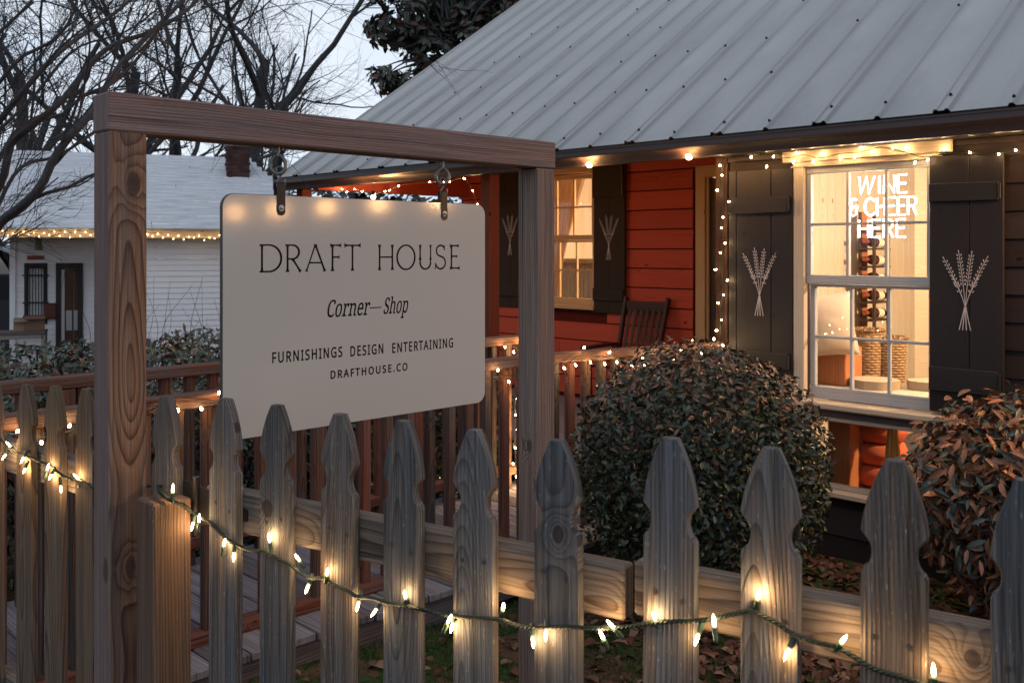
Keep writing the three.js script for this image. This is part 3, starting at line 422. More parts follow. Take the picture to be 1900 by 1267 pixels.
  const line = (txt, row, cx, wid) => {
    let adv = 0; const lay = []; for (const ch of txt) { if (ch === ' ') { adv += 0.3; continue; } lay.push([ch, adv]); adv += GL[ch][0] + 0.2; } const k = wid / (adv - 0.2);
    for (const [ch, a] of lay) { const T = new Tubes(); for (const st of GL[ch].slice(1)) T.add(st.map(([x, y]) => V(cx - wid / 2 + (a + x) * k, y * LH, 0)), 0.0052, 8); add(neon, ch === '&' ? 'neon_ampersand' : 'neon_letter_' + ch.toLowerCase(), T.build(), M.neon, [0, yTop - LH - row * LP, 0]); }
  };
  M.neon = std({ color: C(1, 0.95, 0.9), emissive: C(1, 0.96, 0.92), emissiveIntensity: 10, roughness: 0.4 });
  line('WINE', 0, -0.0 * S, S * 0.72); line('& CHEER', 1, 0, S); line('HERE', 2, -0.01 * S, S * 0.7);
  for (const x of [-0.12, 0.12]) add(neon, 'hanging_wire', new THREE.CylinderGeometry(0.001, 0.001, 2.5 - yTop, 5), M.galv, [x, (2.5 + yTop) / 2, -0.005]);
  lamp(neon, [0, (yTop + yBot) / 2, -0.06], C(1, 0.9, 0.78), 1.2, 2);
  // room behind the porch window
  const cnt = thing('counter', 'grey brown boarded counter inside the porch window', 'counter', [-7.45, 0.03, -8.75]);
  add(cnt, 'counter_body', slab(1.1, 1.4, 0.4), M.cream, [0, 0.7, -0.02]); for (let i = 0; i < 16; i++) for (const [n, sx] of [['front_board', 1]]) add(cnt, n, slab(0.066, 1.36, 0.014), M.sash, [-0.53 + i * 0.069, 0.69, 0.19]);
  for (let i = 0; i < 6; i++) add(cnt, 'side_board', slab(0.014, 1.36, 0.066), M.sash, [0.558, 0.69, -0.2 + i * 0.069]); add(cnt, 'counter_top', slab(1.24, 0.05, 0.5, { axis: 'x' }), M.trim, [0, 1.43, -0.02]);
  const cur = thing('curtain', 'beige curtain tied back inside the porch window', 'curtain', [-6.94, 1.0, ZR - 0.16]);
  { const nx = 50, ny = 26, P = [], U = [], I = []; for (let j = 0; j <= ny; j++) for (let i = 0; i <= nx; i++) { const t = j / ny, s = i / nx, w = mix(0.1, 0.52, Math.pow(t, 1.3)); P.push(s * w, t * 1.4, 0.02 * Math.sin(s * 40 + 2 * t) * (0.4 + 0.6 * t)); U.push(s * 0.5, t * 1.4); } for (let j = 0; j < ny; j++) for (let i = 0; i < nx; i++) { const a = j * (nx + 1) + i, b = a + nx + 1; I.push(a, a + 1, b, b, a + 1, b + 1); } const g = geom(P, U, I); g.computeVertexNormals(); add(cur, 'cloth', g, new THREE.MeshPhysicalMaterial({ color: C(0.42, 0.27, 0.16), roughness: 1, transmission: 0.35, thickness: 0 })); add(cur, 'curtain_rod', new THREE.CylinderGeometry(0.008, 0.008, 0.9, 8), M.iron, [0.4, 1.4, 0], [0, 0, Math.PI / 2]); }
}

// ------------------------------------------------------------------ boardwalk from the street to the porch, its railings, the rocking chair
const NX = -3.534, FX = -4.434;
{
  const t = thing('boardwalk', 'weathered grey plank walkway between two railings up to the porch', 'walkway', [-3.9, 0, -3]);
  for (let z = -0.5, i = 0; z > -5.2; z -= 0.146, i++) add(t, 'deck_board', slabV(1.24, 0.034, 0.138, { axis: 'x', c: 0.005 }), i % 4 === 1 ? M.deckDark : M.deck, [rr(-0.008, 0.008) - 0.01, 0.045 + rr(-0.0015, 0.0015), z + 3], [0, rr(-0.003, 0.003), 0]);
  for (const x of [-3.36, -4.5]) add(t, 'joist', slab(0.04, 0.13, 4.8, { axis: 'z' }), M.deckDark, [x + 3.9, -0.04, 0.1]);
  for (const z of [-0.8, -2.7, -4.9]) for (const x of [-3.4, -4.46]) add(t, 'footing', slab(0.09, 0.5, 0.09), M.mossy, [x + 3.9, -0.27, z + 3]);
}
function railing(label, x, runs, posts, z0, bottoms, mats) {
  const t = thing('railing', label, 'railing', [x, 0, z0], 0, 'wooden railings along the walkway');
  for (const [a, ya, b, yb] of runs) {
    const L = Math.hypot(b - a, yb - ya), pitch = Math.atan2(yb - ya, a - b), m = mats[Math.floor(rnd() * mats.length)];
    add(t, 'top_rail', slab(0.088, 0.052, L, { axis: 'z', c: 0.005, ou: rr(0, 0.3), ov: rr(0, 1) }), M.stain, [0, (ya + yb) / 2 - 0.026, (a + b) / 2 - z0], [pitch, 0, 0]);
    const n = Math.round(L / 0.128); for (let i = 0; i < n; i++) { const k = (i + 0.5) / n, z = mix(a, b, k), y = mix(ya, yb, k) - 0.053; if (posts.some(([pz]) => Math.abs(pz - z) < 0.075)) continue; add(t, 'baluster', slabV(0.044, y - 0.05, 0.044, { c: 0.003 }), [M.stain, M.stainGrey, M.stainRed, M.stain][Math.floor(rnd() * 4)], [0, (y + 0.05) / 2 + rr(-0.004, 0.004), z - z0 + rr(-0.006, 0.006)], [0, rr(-0.06, 0.06), 0]); }
  }
  for (const [a, b, y0, y1] of bottoms) add(t, 'bottom_rail', slab(0.09, y1 - y0, a - b, { axis: 'z', ou: rr(0, 1) }), M.stainRed, [0.001, (y0 + y1) / 2, (a + b) / 2 - z0]);
  for (const [z, y, m] of posts) add(t, 'post', slab(0.09, y + 0.4, 0.09), m, [0, (y - 0.4) / 2, z - z0]);
  return t;
}
railing('stained wood railing nearest the fence, hung with lights, running to the house corner', NX, [[-0.5, 1.037, -3.78, 1.043], [-3.781, 1.042, -5.455, 0.985]], [], -2.5, [[-0.5, -2.72, 0.064, 0.108]], [M.stain]);
railing('stained wood railing on the far side of the walkway beside the hedge', FX, [[-0.6, 1.036, -4.56, 1.038]], [[-3.62, 0.98, M.stainRed], [-4.53, 1.04, M.stain], [-1.6, 0.98, M.stain]], -2.5, [[-1.7, -3.57, 0.15, 0.2], [-3.67, -4.48, 0.15, 0.2]], [M.stain]);
{
  const p = hit(1160, 700, 'z', -6.85), t = thing('rocking_chair', 'dark slatted wooden rocking chair on the porch in front of the red wall', 'rocking chair', [p.x, 0.115, p.z], 0.1), wd = timber(stainTex, { color: C(0.3, 0.24, 0.22), rough: 0.55, bump: 0.0008 });
  t.scale.set(0.84, 0.95, 0.9);
  const bar = (n, a, b, w, d) => { const v = V(...b).sub(V(...a)), m = add(t, n, slab(w, v.length(), d, { c: 0.006 }), wd, V(...a).add(V(...b)).multiplyScalar(0.5).toArray()); m.quaternion.setFromUnitVectors(V(0, 1, 0), v.clone().normalize()); return m; };
  for (const s of [-1, 1]) {
    bar('back_post', [s * 0.25, 0.3, -0.16], [s * 0.27, 1.09, -0.42], 0.04, 0.055); bar('front_leg', [s * 0.27, 0.08, 0.24], [s * 0.27, 0.62, 0.27], 0.04, 0.04); bar('rear_leg', [s * 0.26, 0.06, -0.2], [s * 0.25, 0.62, -0.16], 0.04, 0.04);
    add(t, 'armrest', slab(0.1, 0.025, 0.56, { axis: 'z' }), wd, [s * 0.3, 0.635, 0.04]);
    add(t, 'rocker', tube(smooth([V(s * 0.27, 0.11, 0.45), V(s * 0.27, 0.04, 0.2), V(s * 0.27, 0.022, 0), V(s * 0.27, 0.045, -0.25), V(s * 0.27, 0.13, -0.6)], 20), 0.02, 8), wd);
  }
  bar('top_slat', [-0.27, 1.0, -0.392], [0.27, 1.0, -0.392], 0.1, 0.022); bar('back_rail', [-0.25, 0.48, -0.22], [0.25, 0.48, -0.22], 0.06, 0.022);
  for (let i = 0; i < 6; i++) { const x = -0.19 + i * 0.076; bar('back_slat', [x * 0.97, 0.49, -0.22], [x, 0.97, -0.38], 0.04, 0.014); }
  for (let i = 0; i < 6; i++) add(t, 'seat_slat', slab(0.52, 0.018, 0.07, { axis: 'x' }), wd, [0, 0.4 + i * 0.012, -0.17 + i * 0.078]);
}

// ------------------------------------------------------------------ sign frame and hanging sign
const SX = -2.26;
{
  const t = thing('sign_frame', 'square timber frame of two posts and a beam carrying the shop sign', 'sign frame', [SX, 0, -1.66]);
  const w = 0.0895;
  // left post: the broad face shows one board's figure, so it has its own skin
  const lp = slab(w, 2.0, w, { c: 0.004 }); { const p = lp.attributes.position, n = lp.attributes.normal, uv = lp.attributes.uv; for (let i = 0; i < p.count; i++) if (n.getX(i) > 0.9) uv.setXY(i, w / 2 - p.getZ(i), p.getY(i) + 0.872); }
  const gA = [], gB = []; // split the post's faces between two skins
  { const split = (keep) => { const P = [], U = [], p = lp.attributes.position, uv = lp.attributes.uv, n = lp.attributes.normal; for (let i = 0; i < p.count; i += 3) if ((n.getX(i) > 0.6) === keep) for (let k = 0; k < 3; k++) { P.push(p.getX(i + k), p.getY(i + k), p.getZ(i + k)); U.push(n.getX(i) > 0.6 ? w / 2 - p.getZ(i + k) : uv.getX(i + k), n.getX(i) > 0.6 ? p.getY(i + k) + 0.872 : p.getY(i + k) + 0.872); } const g = geom(P, U); g.computeVertexNormals(); return g; };
    const a = split(true), b = split(false), g = mergeGeometries([a, b], true); const m = new THREE.Mesh(g, [M.post, M.postSide]); m.name = 'post'; m.castShadow = m.receiveShadow = true; m.position.set(0, 0.872, -0.949 + 1.66); t.add(m); }
  add(t, 'post', slab(w, 2.05, w, { c: 0.004, ov: 0.845 + 0.18, ou: 0 }), M.postR, [0, 0.845, -2.369 + 1.66]);
  add(t, 'beam', slab(0.092, 0.09, 1.515, { c: 0.004, axis: 'z', ou: 0, ov: 0.8 }), M.beam, [0.0, 1.917, -1.66 + 1.66]);
  for (const z of [-1.371, -1.949]) {
    const e = V(0, 0, 0), q = []; for (let i = 0; i <= 26; i++) { const a = -Math.PI / 2 + 0.0 + (i / 26) * 2 * Math.PI; q.push(V(Math.cos(a) * 0.0155 * (Math.sin(a) > 0.3 ? 1 - 0.55 * (Math.sin(a) - 0.3) : 1), Math.sin(a) * (Math.sin(a) > 0 ? 0.024 : 0.0165), 0)); }
    add(t, 'eye_bolt', new Tubes().add(q, 0.0042, 9).add([V(0, 0.02, 0), V(0, 0.048, 0)], 0.0045, 9).build(), M.steel, [0.0, 1.822, z + 1.66], [0, 1.05, 0]).scale.set(1.3, 1.3, 1.3);
  }
  // the sign
  const W = 0.916, H = 0.632, R = 0.034, sg = thing('hanging_sign', 'cream hanging shop sign with rounded corners and black lettering', 'sign', [-2.262, 1.11, -1.667], Math.PI / 2);
  const cw = 2048, chh = Math.round(cw * H / W), cv = document.createElement('canvas'); cv.width = cw; cv.height = chh; const g = cv.getContext('2d'), k = cw / W;
  g.fillStyle = '#fff'; g.fillRect(0, 0, cw, chh); g.fillStyle = g.strokeStyle = '#060404';
  const X = (z) => (z - 1.209) * k, Y = (y) => (1.742 - y) * k;
  // roman display capitals: thin strokes with flared ends
  const cap = 1.6125, base = 1.5385, ch = cap - base;
  const bar = (x0, y0, x1, y1, w = 0.006, fl = 0.0042) => { // flared stroke in metres
    const L = Math.hypot(x1 - x0, y1 - y0), a = Math.atan2(-(y1 - y0), x1 - x0); g.save(); g.translate(X(x0), Y(y0)); g.rotate(a); const l = L * k, h = (w / 2) * k, f = (w / 2 + fl) * k, e = Math.min(l * 0.4, 0.016 * k);
    g.beginPath(); g.moveTo(0, -f); g.quadraticCurveTo(e * 0.18, -h, e, -h); g.lineTo(l - e, -h); g.quadraticCurveTo(l - e * 0.18, -h, l, -f); g.lineTo(l, f); g.quadraticCurveTo(l - e * 0.18, h, l - e, h); g.lineTo(e, h); g.quadraticCurveTo(e * 0.18, h, 0, f); g.closePath(); g.fill(); g.restore(); };
  const plain = (pts, w = 0.0054) => { g.lineWidth = w * k; g.lineJoin = 'round'; g.beginPath(); pts.forEach(([x, y], i) => (i ? g.lineTo(X(x), Y(y)) : g.moveTo(X(x), Y(y)))); g.stroke(); };
  const arc = (cx, cy, rx, ry, a0, a1, thick = 0.0064, thin = 0.0044) => { const N = 60; for (let i = 0; i < N; i++) { const p = mix(a0, a1, i / N), q = mix(a0, a1, (i + 1.25) / N), w = mix(thin, thick, Math.abs(Math.cos(p))); plain([[cx + rx * Math.cos(p), cy + ry * Math.sin(p)], [cx + rx * Math.cos(q), cy + ry * Math.sin(q)]], w); } };
  const B = base, T = cap, mid = (B + T) / 2;
  // D
  bar(1.321, B, 1.321, T); plain([[1.3135, T - 0.002], [1.342, T - 0.002]], 0.0042); plain([[1.3135, B + 0.002], [1.342, B + 0.002]], 0.0042); arc(1.342, mid, 0.0365, ch / 2 - 0.002, -Math.PI / 2, Math.PI / 2);
  // R
  bar(1.398, B, 1.398, T); plain([[1.391, T - 0.002], [1.414, T - 0.002]], 0.0042); arc(1.414, T - 0.0205, 0.0195, 0.0185, -Math.PI / 2, Math.PI / 2); plain([[1.398, T - 0.039], [1.416, T - 0.039]], 0.0042); bar(1.4135, T - 0.039, 1.4385, B, 0.0056, 0.003);
  // A
  bar(1.4565, B, 1.4855, T, 0.0042, 0.003); bar(1.4855, T, 1.5165, B, 0.0058, 0.003); plain([[1.467, B + 0.024], [1.505, B + 0.024]], 0.0042);
  // F
  bar(1.5415, B, 1.5415, T); bar(1.534, T - 0.0021, 1.5705, T - 0.0021, 0.0042, 0.0045); bar(1.5415, mid + 0.002, 1.565, mid + 0.002, 0.0042, 0.004);
  // T
  bar(1.609, B, 1.609, T); bar(1.5815, T - 0.0021, 1.6375, T - 0.0021, 0.0042, 0.0055);
  // H
  bar(1.7045, B, 1.7045, T); bar(1.751, B, 1.751, T); plain([[1.7045, mid + 0.001], [1.751, mid + 0.001]], 0.0042);
  // O
  arc(1.8023, mid, 0.0335, ch / 2 - 0.001, 0, 2 * Math.PI);
  // U
  bar(1.8565, mid - 0.008, 1.8565, T, 0.0056, 0.004); bar(1.8975, mid - 0.008, 1.8975, T, 0.0046, 0.0035); plain([[1.8565, mid + 0.008], [1.8565, mid - 0.016]], 0.0056); plain([[1.8975, mid + 0.008], [1.8975, mid - 0.016]], 0.0046); arc(1.877, mid - 0.0155, 0.0205, 0.0205, Math.PI, 2 * Math.PI);
  g.fillStyle = '#fff'; g.fillRect(X(1.8515), Y(mid - 0.0035), 0, 0); g.fillStyle = '#060404';
  // S
  { const P = []; for (let i = 0; i <= 60; i++) { const t = i / 60, a = t < 0.5 ? mix(0.35, 4.5, t / 0.5) : mix(1.36, -2.9, (t - 0.5) / 0.5); P.push(t < 0.5 ? [1.9375 + 0.0165 * Math.cos(a), T - 0.0175 + 0.0165 * Math.sin(a)] : [1.9375 + 0.0195 * Math.cos(a), B + 0.0195 + 0.0187 * Math.sin(a)]); } plain(P, 0.0052); bar(1.9525, T - 0.001, 1.9535, T - 0.016, 0.003, 0.0015); bar(1.9175, B + 0.019, 1.9165, B + 0.001, 0.003, 0.0015); }
  // E
  bar(1.982, B, 1.982, T); bar(1.976, T - 0.0021, 2.0125, T - 0.0021, 0.0042, 0.004); bar(1.982, mid + 0.002, 2.006, mid + 0.002, 0.0042, 0.0035); bar(1.976, B + 0.0021, 2.0165, B + 0.0021, 0.0042, 0.0045);
  const text = (s, z0, z1, yb, capH, font, skew = 0, capRatio = 0.714, track = 0) => { g.save(); const px = (capH * k) / capRatio; g.font = font.replace('SIZE', px.toFixed(1) + 'px'); g.letterSpacing = track + 'px'; const m = g.measureText(s).width - track; g.translate(X(z0), Y(yb)); g.transform(((z1 - z0) * k) / m, 0, -skew, 1, 0, 0); g.lineWidth = 3.5; g.fillText(s, 0, 0); g.strokeText(s, 0, 0); g.restore(); };
  text('Corner', 1.519, 1.6655, 1.4115, 0.046, 'SIZE serif', 0.2); plain([[1.669, 1.4305], [1.7105, 1.4305]], 0.0028); text('Shop', 1.716, 1.808, 1.4115, 0.046, 'SIZE serif', 0.2);
  text('FURNISHINGS', 1.349, 1.5755, 1.2985, 0.0275, 'SIZE sans-serif', 0, 0.714, 9); text('DESIGN', 1.5995, 1.7205, 1.2965, 0.0272, 'SIZE sans-serif', 0, 0.714, 9); text('ENTERTAINING', 1.748, 1.9905, 1.295, 0.0275, 'SIZE sans-serif', 0, 0.714, 9);
  text('DRAFTHOUSE.CO', 1.533, 1.809, 1.2395, 0.0215, 'SIZE sans-serif', 0, 0.714, 10);
  const ct = new THREE.CanvasTexture(cv); ct.colorSpace = THREE.SRGBColorSpace; ct.anisotropy = 8;
  const peel = texture(512, 512, 0.16, 0.16, (x, y) => [0, 0, 0, 0.6 * vn(x * 340, y * 340) + 0.4 * vn(x * 800 + 5, y * 800)]); const pb = peel.bump; pb.repeat.set(W / 0.16, H / 0.16);
  const face = new THREE.MeshPhysicalMaterial({ map: ct, color: C(0.46, 0.44, 0.41), roughness: 0.6, specularIntensity: 0.15, clearcoat: 0.9, clearcoatRoughness: 0.09, bumpMap: pb, bumpScale: 0.0003 });
  const sh = new THREE.Shape(); sh.moveTo(-W / 2 + R, 0); sh.lineTo(W / 2 - R, 0); sh.absarc(W / 2 - R, R, R, -Math.PI / 2, 0); sh.lineTo(W / 2, H - R); sh.absarc(W / 2 - R, H - R, R, 0, Math.PI / 2); sh.lineTo(-W / 2 + R, H); sh.absarc(-W / 2 + R, H - R, R, Math.PI / 2, Math.PI); sh.lineTo(-W / 2, R); sh.absarc(-W / 2 + R, R, R, Math.PI, 1.5 * Math.PI);
  const bd = new THREE.ExtrudeGeometry(sh, { depth: 0.01, bevelEnabled: true, bevelSize: 0.0015, bevelThickness: 0.0015, bevelSegments: 2, curveSegments: 10 }); bd.translate(0, 0, -0.006);
  add(sg, 'panel', bd, paint([0.05, 0.045, 0.045], 0.5)); const sf = new THREE.ShapeGeometry(sh, 10), su = sf.attributes.uv, sp = sf.attributes.position; for (let i = 0; i < su.count; i++) su.setXY(i, sp.getX(i) / W + 0.5, sp.getY(i) / H); add(sg, 'printed_face', sf, face, [0, 0, 0.0062]);
  for (const z of [1.3775, 1.952]) {
    const x = z - 1.667, br = new THREE.Group(); br.name = 'hanger_bracket'; br.position.set(x, H, 0); sg.add(br);
    add(br, 'strap', slab(0.025, 0.075, 0.0022, { c: 0.001 }), M.iron, [0, -0.003, 0.0078]); add(br, 'strap', slab(0.025, 0.075, 0.0022, { c: 0.001 }), M.iron, [0, -0.003, -0.0088]); const cy = new THREE.CylinderGeometry(0.0125, 0.0125, 0.0022, 20); cy.rotateX(Math.PI / 2); add(br, 'strap', cy, M.iron, [0, -0.0405, 0.0078]); add(br, 'strap', slab(0.025, 0.002, 0.019, { c: 0.0005 }), M.iron, [0, 0.0355, -0.0005]);
    add(br, 'bolt', merge([at3(new THREE.SphereGeometry(0.0055, 12, 8), 0, 0, 0), at3(new THREE.CylinderGeometry(0.0085, 0.0085, 0.0015, 16), 0, 0, -0.002, Math.PI / 2)]), M.galv, [0, -0.033, 0.0105]);
    const q = []; for (let i = 0; i <= 16; i++) { const a = Math.PI + 0.0 - (i / 16) * Math.PI * 1.05; q.push(V(0.008 * Math.cos(a), 0.07 + 0.008 * Math.sin(a), 0)); } q.unshift(V(-0.0085, 0.052, 0)); q.push(V(0.002, 0.052, 0), V(-0.006, 0.036, 0)); for (let i = 0; i <= 12; i++) { const a = Math.PI + (i / 12) * Math.PI * 1.0; q.push(V(0.003 + 0.0095 * Math.cos(a), 0.026 + 0.009 * Math.sin(a), 0)); } q.push(V(0.0135, 0.044, 0));
    add(sg, 's_hook', tube(smooth(q, 60), 0.0027, 8), M.steel, [x, H, 0], [0, -0.5, 0]);
  }
}

// ------------------------------------------------------------------ picket fence and gate
const gateP0 = at(278, 462, 4758 / 2118), gateD = at(1880, 462, 4758 / 3720).sub(gateP0).normalize(), gateT = Math.atan2(-gateD.z, gateD.x), gateN = V(0, 1, 0).cross(gateD).negate();
const leftP0 = at(28, 462, 3484 / 1288), leftD = at(180, 462, 3484 / 1440).sub(leftP0).normalize(), leftT = Math.atan2(-leftD.z, leftD.x), leftN = V(0, 1, 0).cross(leftD).negate();
if (gateN.dot(V(-gateP0.x, 0, -gateP0.z)) < 0) gateN.negate(); if (leftN.dot(V(-leftP0.x, 0, -leftP0.z)) < 0) leftN.negate();
const PW = 0.089, PT = 0.02;
function picketGeo(H, k) {
  return memo('pk' + H.toFixed(2) + k, () => {
    const j = (a) => a * (1 + 0.3 * (vn(k * 7.3, a * 3) - 0.5)), s = new THREE.Shape(), w = PW / 2, nk = j(0.033), a = j(0.0125), f = j(0.104), e = 0.163;
    s.moveTo(-w, 0); s.lineTo(w, 0); s.lineTo(w, H - e); s.lineTo(w - 0.003, H - e + 0.006); s.bezierCurveTo(nk - 0.002, H - e + 0.012, nk - 0.004, H - 0.128, nk + 0.002, H - 0.119); s.lineTo(w, H - f - 0.005); s.lineTo(w, H - f);
    s.bezierCurveTo(w - 0.003, H - 0.07, 0.029, H - 0.03, a, H); s.lineTo(-a, H); s.bezierCurveTo(-0.029, H - 0.03, -w + 0.003, H - 0.07, -w, H - f); s.lineTo(-w, H - f - 0.005); s.lineTo(-nk - 0.002, H - 0.119); s.bezierCurveTo(-nk + 0.004, H - 0.128, -nk + 0.002, H - e + 0.012, -w + 0.003, H - e + 0.006); s.lineTo(-w, H - e); s.closePath();
    const g = new THREE.ExtrudeGeometry(s, { depth: PT - 0.004, bevelEnabled: true, bevelSize: 0.0015, bevelThickness: 0.002, bevelSegments: 1, bevelOffset: -0.0015, curveSegments: 7 }); g.translate(0, 0, -PT / 2 + 0.002);
    const u = uvBox(g, 'y', k * 0.1, k * 0.17); u.computeVertexNormals(); return u;
  });
}
const screwHead = merge([at3(new THREE.CylinderGeometry(0.0042, 0.0042, 0.0016, 12), 0, 0, 0, Math.PI / 2), at3(new THREE.BoxGeometry(0.005, 0.001, 0.0004), 0, 0, 0.0009, 0, 0, 0.6), at3(new THREE.BoxGeometry(0.001, 0.005, 0.0004), 0, 0, 0.0009, 0, 0, 0.6)]);
function pickets(group, p0, dir, normal, list, mats, rail) {            // list: [left edge px, top px]
  list.forEach(([u, v, m], i) => {
    const p = hitPlane(u, 800, p0, normal), s = p.clone().sub(group.position).dot(dir) + PW / 2, q = p.clone().addScaledVector(dir, PW / 2), d = q.dot(FWD), top = EY - ((v - 462) / FP) * d, H = top - 0.03, k = (i * 3 + list.length) % 9;
    const pk = add(group, 'picket', picketGeo(Math.round(H * 50) / 50, k), mats[m ?? (i % mats.length)], [s, top - Math.round(H * 50) / 50, -PT / 2], [0, 0, rr(-0.008, 0.008)]);
    for (const x of [-0.024, 0.022]) add(pk, 'screw', screwHead, M.screwMetal, [x + rr(-0.004, 0.004), rail - (top - Math.round(H * 50) / 50) + rr(-0.012, 0.012), PT / 2 + 0.0004], [0, 0, rr(0, 3)]);
  });
}
const fenceRail = (group, s0, s1, y0, y1, ov) => { for (const [a, b] of [[y0, y1], [y0 - 0.68, y1 - 0.68]]) add(group, 'rail', slab(s1 - s0, b - a, 0.038, { axis: 'x', c: 0.004, ou: 0, ov }), M.rail, [(s0 + s1) / 2, (a + b) / 2, -PT - 0.02]); };
const sAt = (g, u, p0, dir, n) => hitPlane(u, 800, p0, n).sub(g.position).dot(dir);
{
  const o = hitPlane(384, 800, gateP0, gateN).setY(0), g = thing('picket_gate', 'weathered grey picket gate of six pickets below the sign, hung with lights', 'gate', o, gateT);
  pickets(g, gateP0, gateD, gateN, [[384, 740, 0], [480, 752, 1], [590, 768, 2], [709, 781, 5], [841, 798, 4], [993, 818, 3]], picketMat, 1.03);
  fenceRail(g, -0.03, sAt(g, 1148, gateP0, gateD, gateN), 0.978, 1.068, 0.55);
  const h = new THREE.Group(); h.name = 'hinge'; h.position.set(-0.055, 1.02, -PT - 0.005); g.add(h);
  add(h, 'hinge_pin', new THREE.CylinderGeometry(0.0085, 0.0085, 0.13, 12), M.iron, [0, 0, 0.012]); const tri = new THREE.Shape(); tri.moveTo(0, -0.045); tri.lineTo(0.16, -0.012); tri.lineTo(0.16, 0.012); tri.lineTo(0, 0.045); add(h, 'strap', new THREE.ExtrudeGeometry(tri, { depth: 0.003, bevelEnabled: false }), M.iron, [0.003, 0, 0.004]); add(h, 'leaf', slab(0.05, 0.1, 0.003), M.iron, [-0.03, 0, 0.004]);
  const r0 = hitPlane(1190, 800, gateP0, gateN).setY(0), r = thing('picket_fence', 'weathered grey picket fence panel at the right, in front of the shrubs', 'fence', r0, gateT);
  pickets(r, gateP0, gateD, gateN, [[1190, 813, 7], [1371, 832, 0], [1588, 854, 6], [1848, 893, 1], [2150, 925, 3]], picketMat, 1.04);
  fenceRail(r, sAt(r, 1166, gateP0, gateD, gateN), 1.2, 0.993, 1.083, 1.2);
  add(r, 'fence_post', slab(0.089, 1.3, 0.089, { c: 0.004 }), M.postR, [0.85, 0.45, -0.105]);
  const l = thing('picket_fence', 'browner picket fence panel at the left edge, beside the tall sign post', 'fence', leftP0.clone().setY(0), leftT);
  pickets(l, leftP0, leftD, leftN, [[-30, 708, 1], [28, 714, 0], [83, 717, 1], [140, 722, 2]], brownPicketMat, 1.0);
  fenceRail(l, -0.4, 0.52, 0.955, 1.045, 0.2);
  { const p = hitPlane(279, 800, gateP0, gateN), q = l.worldToLocal(p.clone().addScaledVector(gateD, PW / 2)); const pk = add(l, 'picket', picketGeo(1.22, 5), picketMat[2], [q.x, 0.04, q.z - PT / 2], [0, gateT - leftT, 0]); }
  const a = hit(284, 930, 'x', -2.03), b = hit(355, 930, 'x', -2.03), y = hit(320, 930, 'x', -2.03).y, gp = thing('gate_post', 'short square timber gate post beside the tall sign post, lit by a bulb', 'post', [-2.0745, 0, (a.z + b.z) / 2]);
  add(gp, 'post', slab(0.0885, y + 0.2, Math.abs(a.z - b.z), { c: 0.004, ou: 0, ov: 0.35 }), M.gatePost, [0, (y - 0.2) / 2, 0]);
}

// ------------------------------------------------------------------ string lights
const bulbGeo = new THREE.LatheGeometry([[0, -0.01], [0.0026, -0.009], [0.003, -0.004], [0.0028, 0.002], [0.0018, 0.007], [0, 0.011]].map(([a, b]) => new THREE.Vector2(a, b)), 10);
const sockGeo = new THREE.LatheGeometry([[0, -0.011], [0.003, -0.011], [0.0042, -0.006], [0.0046, 0.008], [0.004, 0.011], [0, 0.011]].map(([a, b]) => new THREE.Vector2(a, b)), 9);
const bulbFarGeo = new THREE.SphereGeometry(1, 10, 8); bulbFarGeo.scale(0.005, 0.0085, 0.005);
function twisted(path, n, r, rad, pitch) {
  const c = new THREE.CatmullRomCurve3(path, false, 'centripetal'), L = c.getLength(), N = Math.ceil(L / 0.0035), pts = c.getSpacedPoints(N), T = new Tubes();
  for (let s = 0; s < n; s++) { const q = pts.map((p, i) => { const t = pts[Math.min(i + 1, N)].clone().sub(pts[Math.max(i - 1, 0)]).normalize(), e = V().crossVectors(t, V(0, 1, 0)).normalize(), f = V().crossVectors(e, t), a = ((i * L) / N / pitch) * 2 * Math.PI + (s / n) * 2 * Math.PI; return p.clone().addScaledVector(e, Math.cos(a) * r).addScaledVector(f, Math.sin(a) * r); }); T.add(q, rad, 5); }
  return T.build();
}
function strand(label, group, path, bulbs, o = {}) {                     // path, bulbs: world points
  const org = path[0].clone(), t = thing('string_lights', label, 'string lights', org, 0, group), { I = 0.03, near = false, every = 1, r = 0.0025, mat = near ? M.bulb : M.bulbFar, col = WARM } = o;
  add(t, 'cord', near ? twisted(path.map((p) => p.clone().sub(org)), 3, 0.0022, 0.0021, 0.024) : new Tubes().add(smooth(path.map((p) => p.clone().sub(org)), path.length * 6), r, 5).build(), M.greyCord);
  const curve = new THREE.CatmullRomCurve3(path, false, 'centripetal').getSpacedPoints(path.length * 14);
  bulbs.forEach((p, i) => {
    let best = curve[0]; for (const q of curve) if (q.distanceToSquared(p) < best.distanceToSquared(p)) best = q;
    const d = p.clone().sub(best); if (d.length() < 0.012) d.set(rr(-0.3, 0.3), 1, rr(-0.3, 0.3)); if (near) d.normalize().add(V(rr(-0.6, 0.6), rr(-0.2, 0.2), rr(-0.3, 0.5))); d.normalize(); const quat = new THREE.Quaternion().setFromUnitVectors(V(0, 1, 0), d);
    const b = add(t, 'bulb', near ? bulbGeo : bulbFarGeo, mat, p.clone().sub(org)); if (near) b.scale.set(0.88, 0.88, 0.88); b.quaternion.copy(quat);
    if (near) { const s = add(t, 'socket', sockGeo, M.socket, p.clone().sub(org).addScaledVector(d, -0.021)); s.quaternion.copy(quat); }
    if (i % every === 0) lamp(b, [0, 0, 0], col, I * (o.vary ? o.vary[i] ?? 1 : 1), 0.15);
  });
  return t;
}
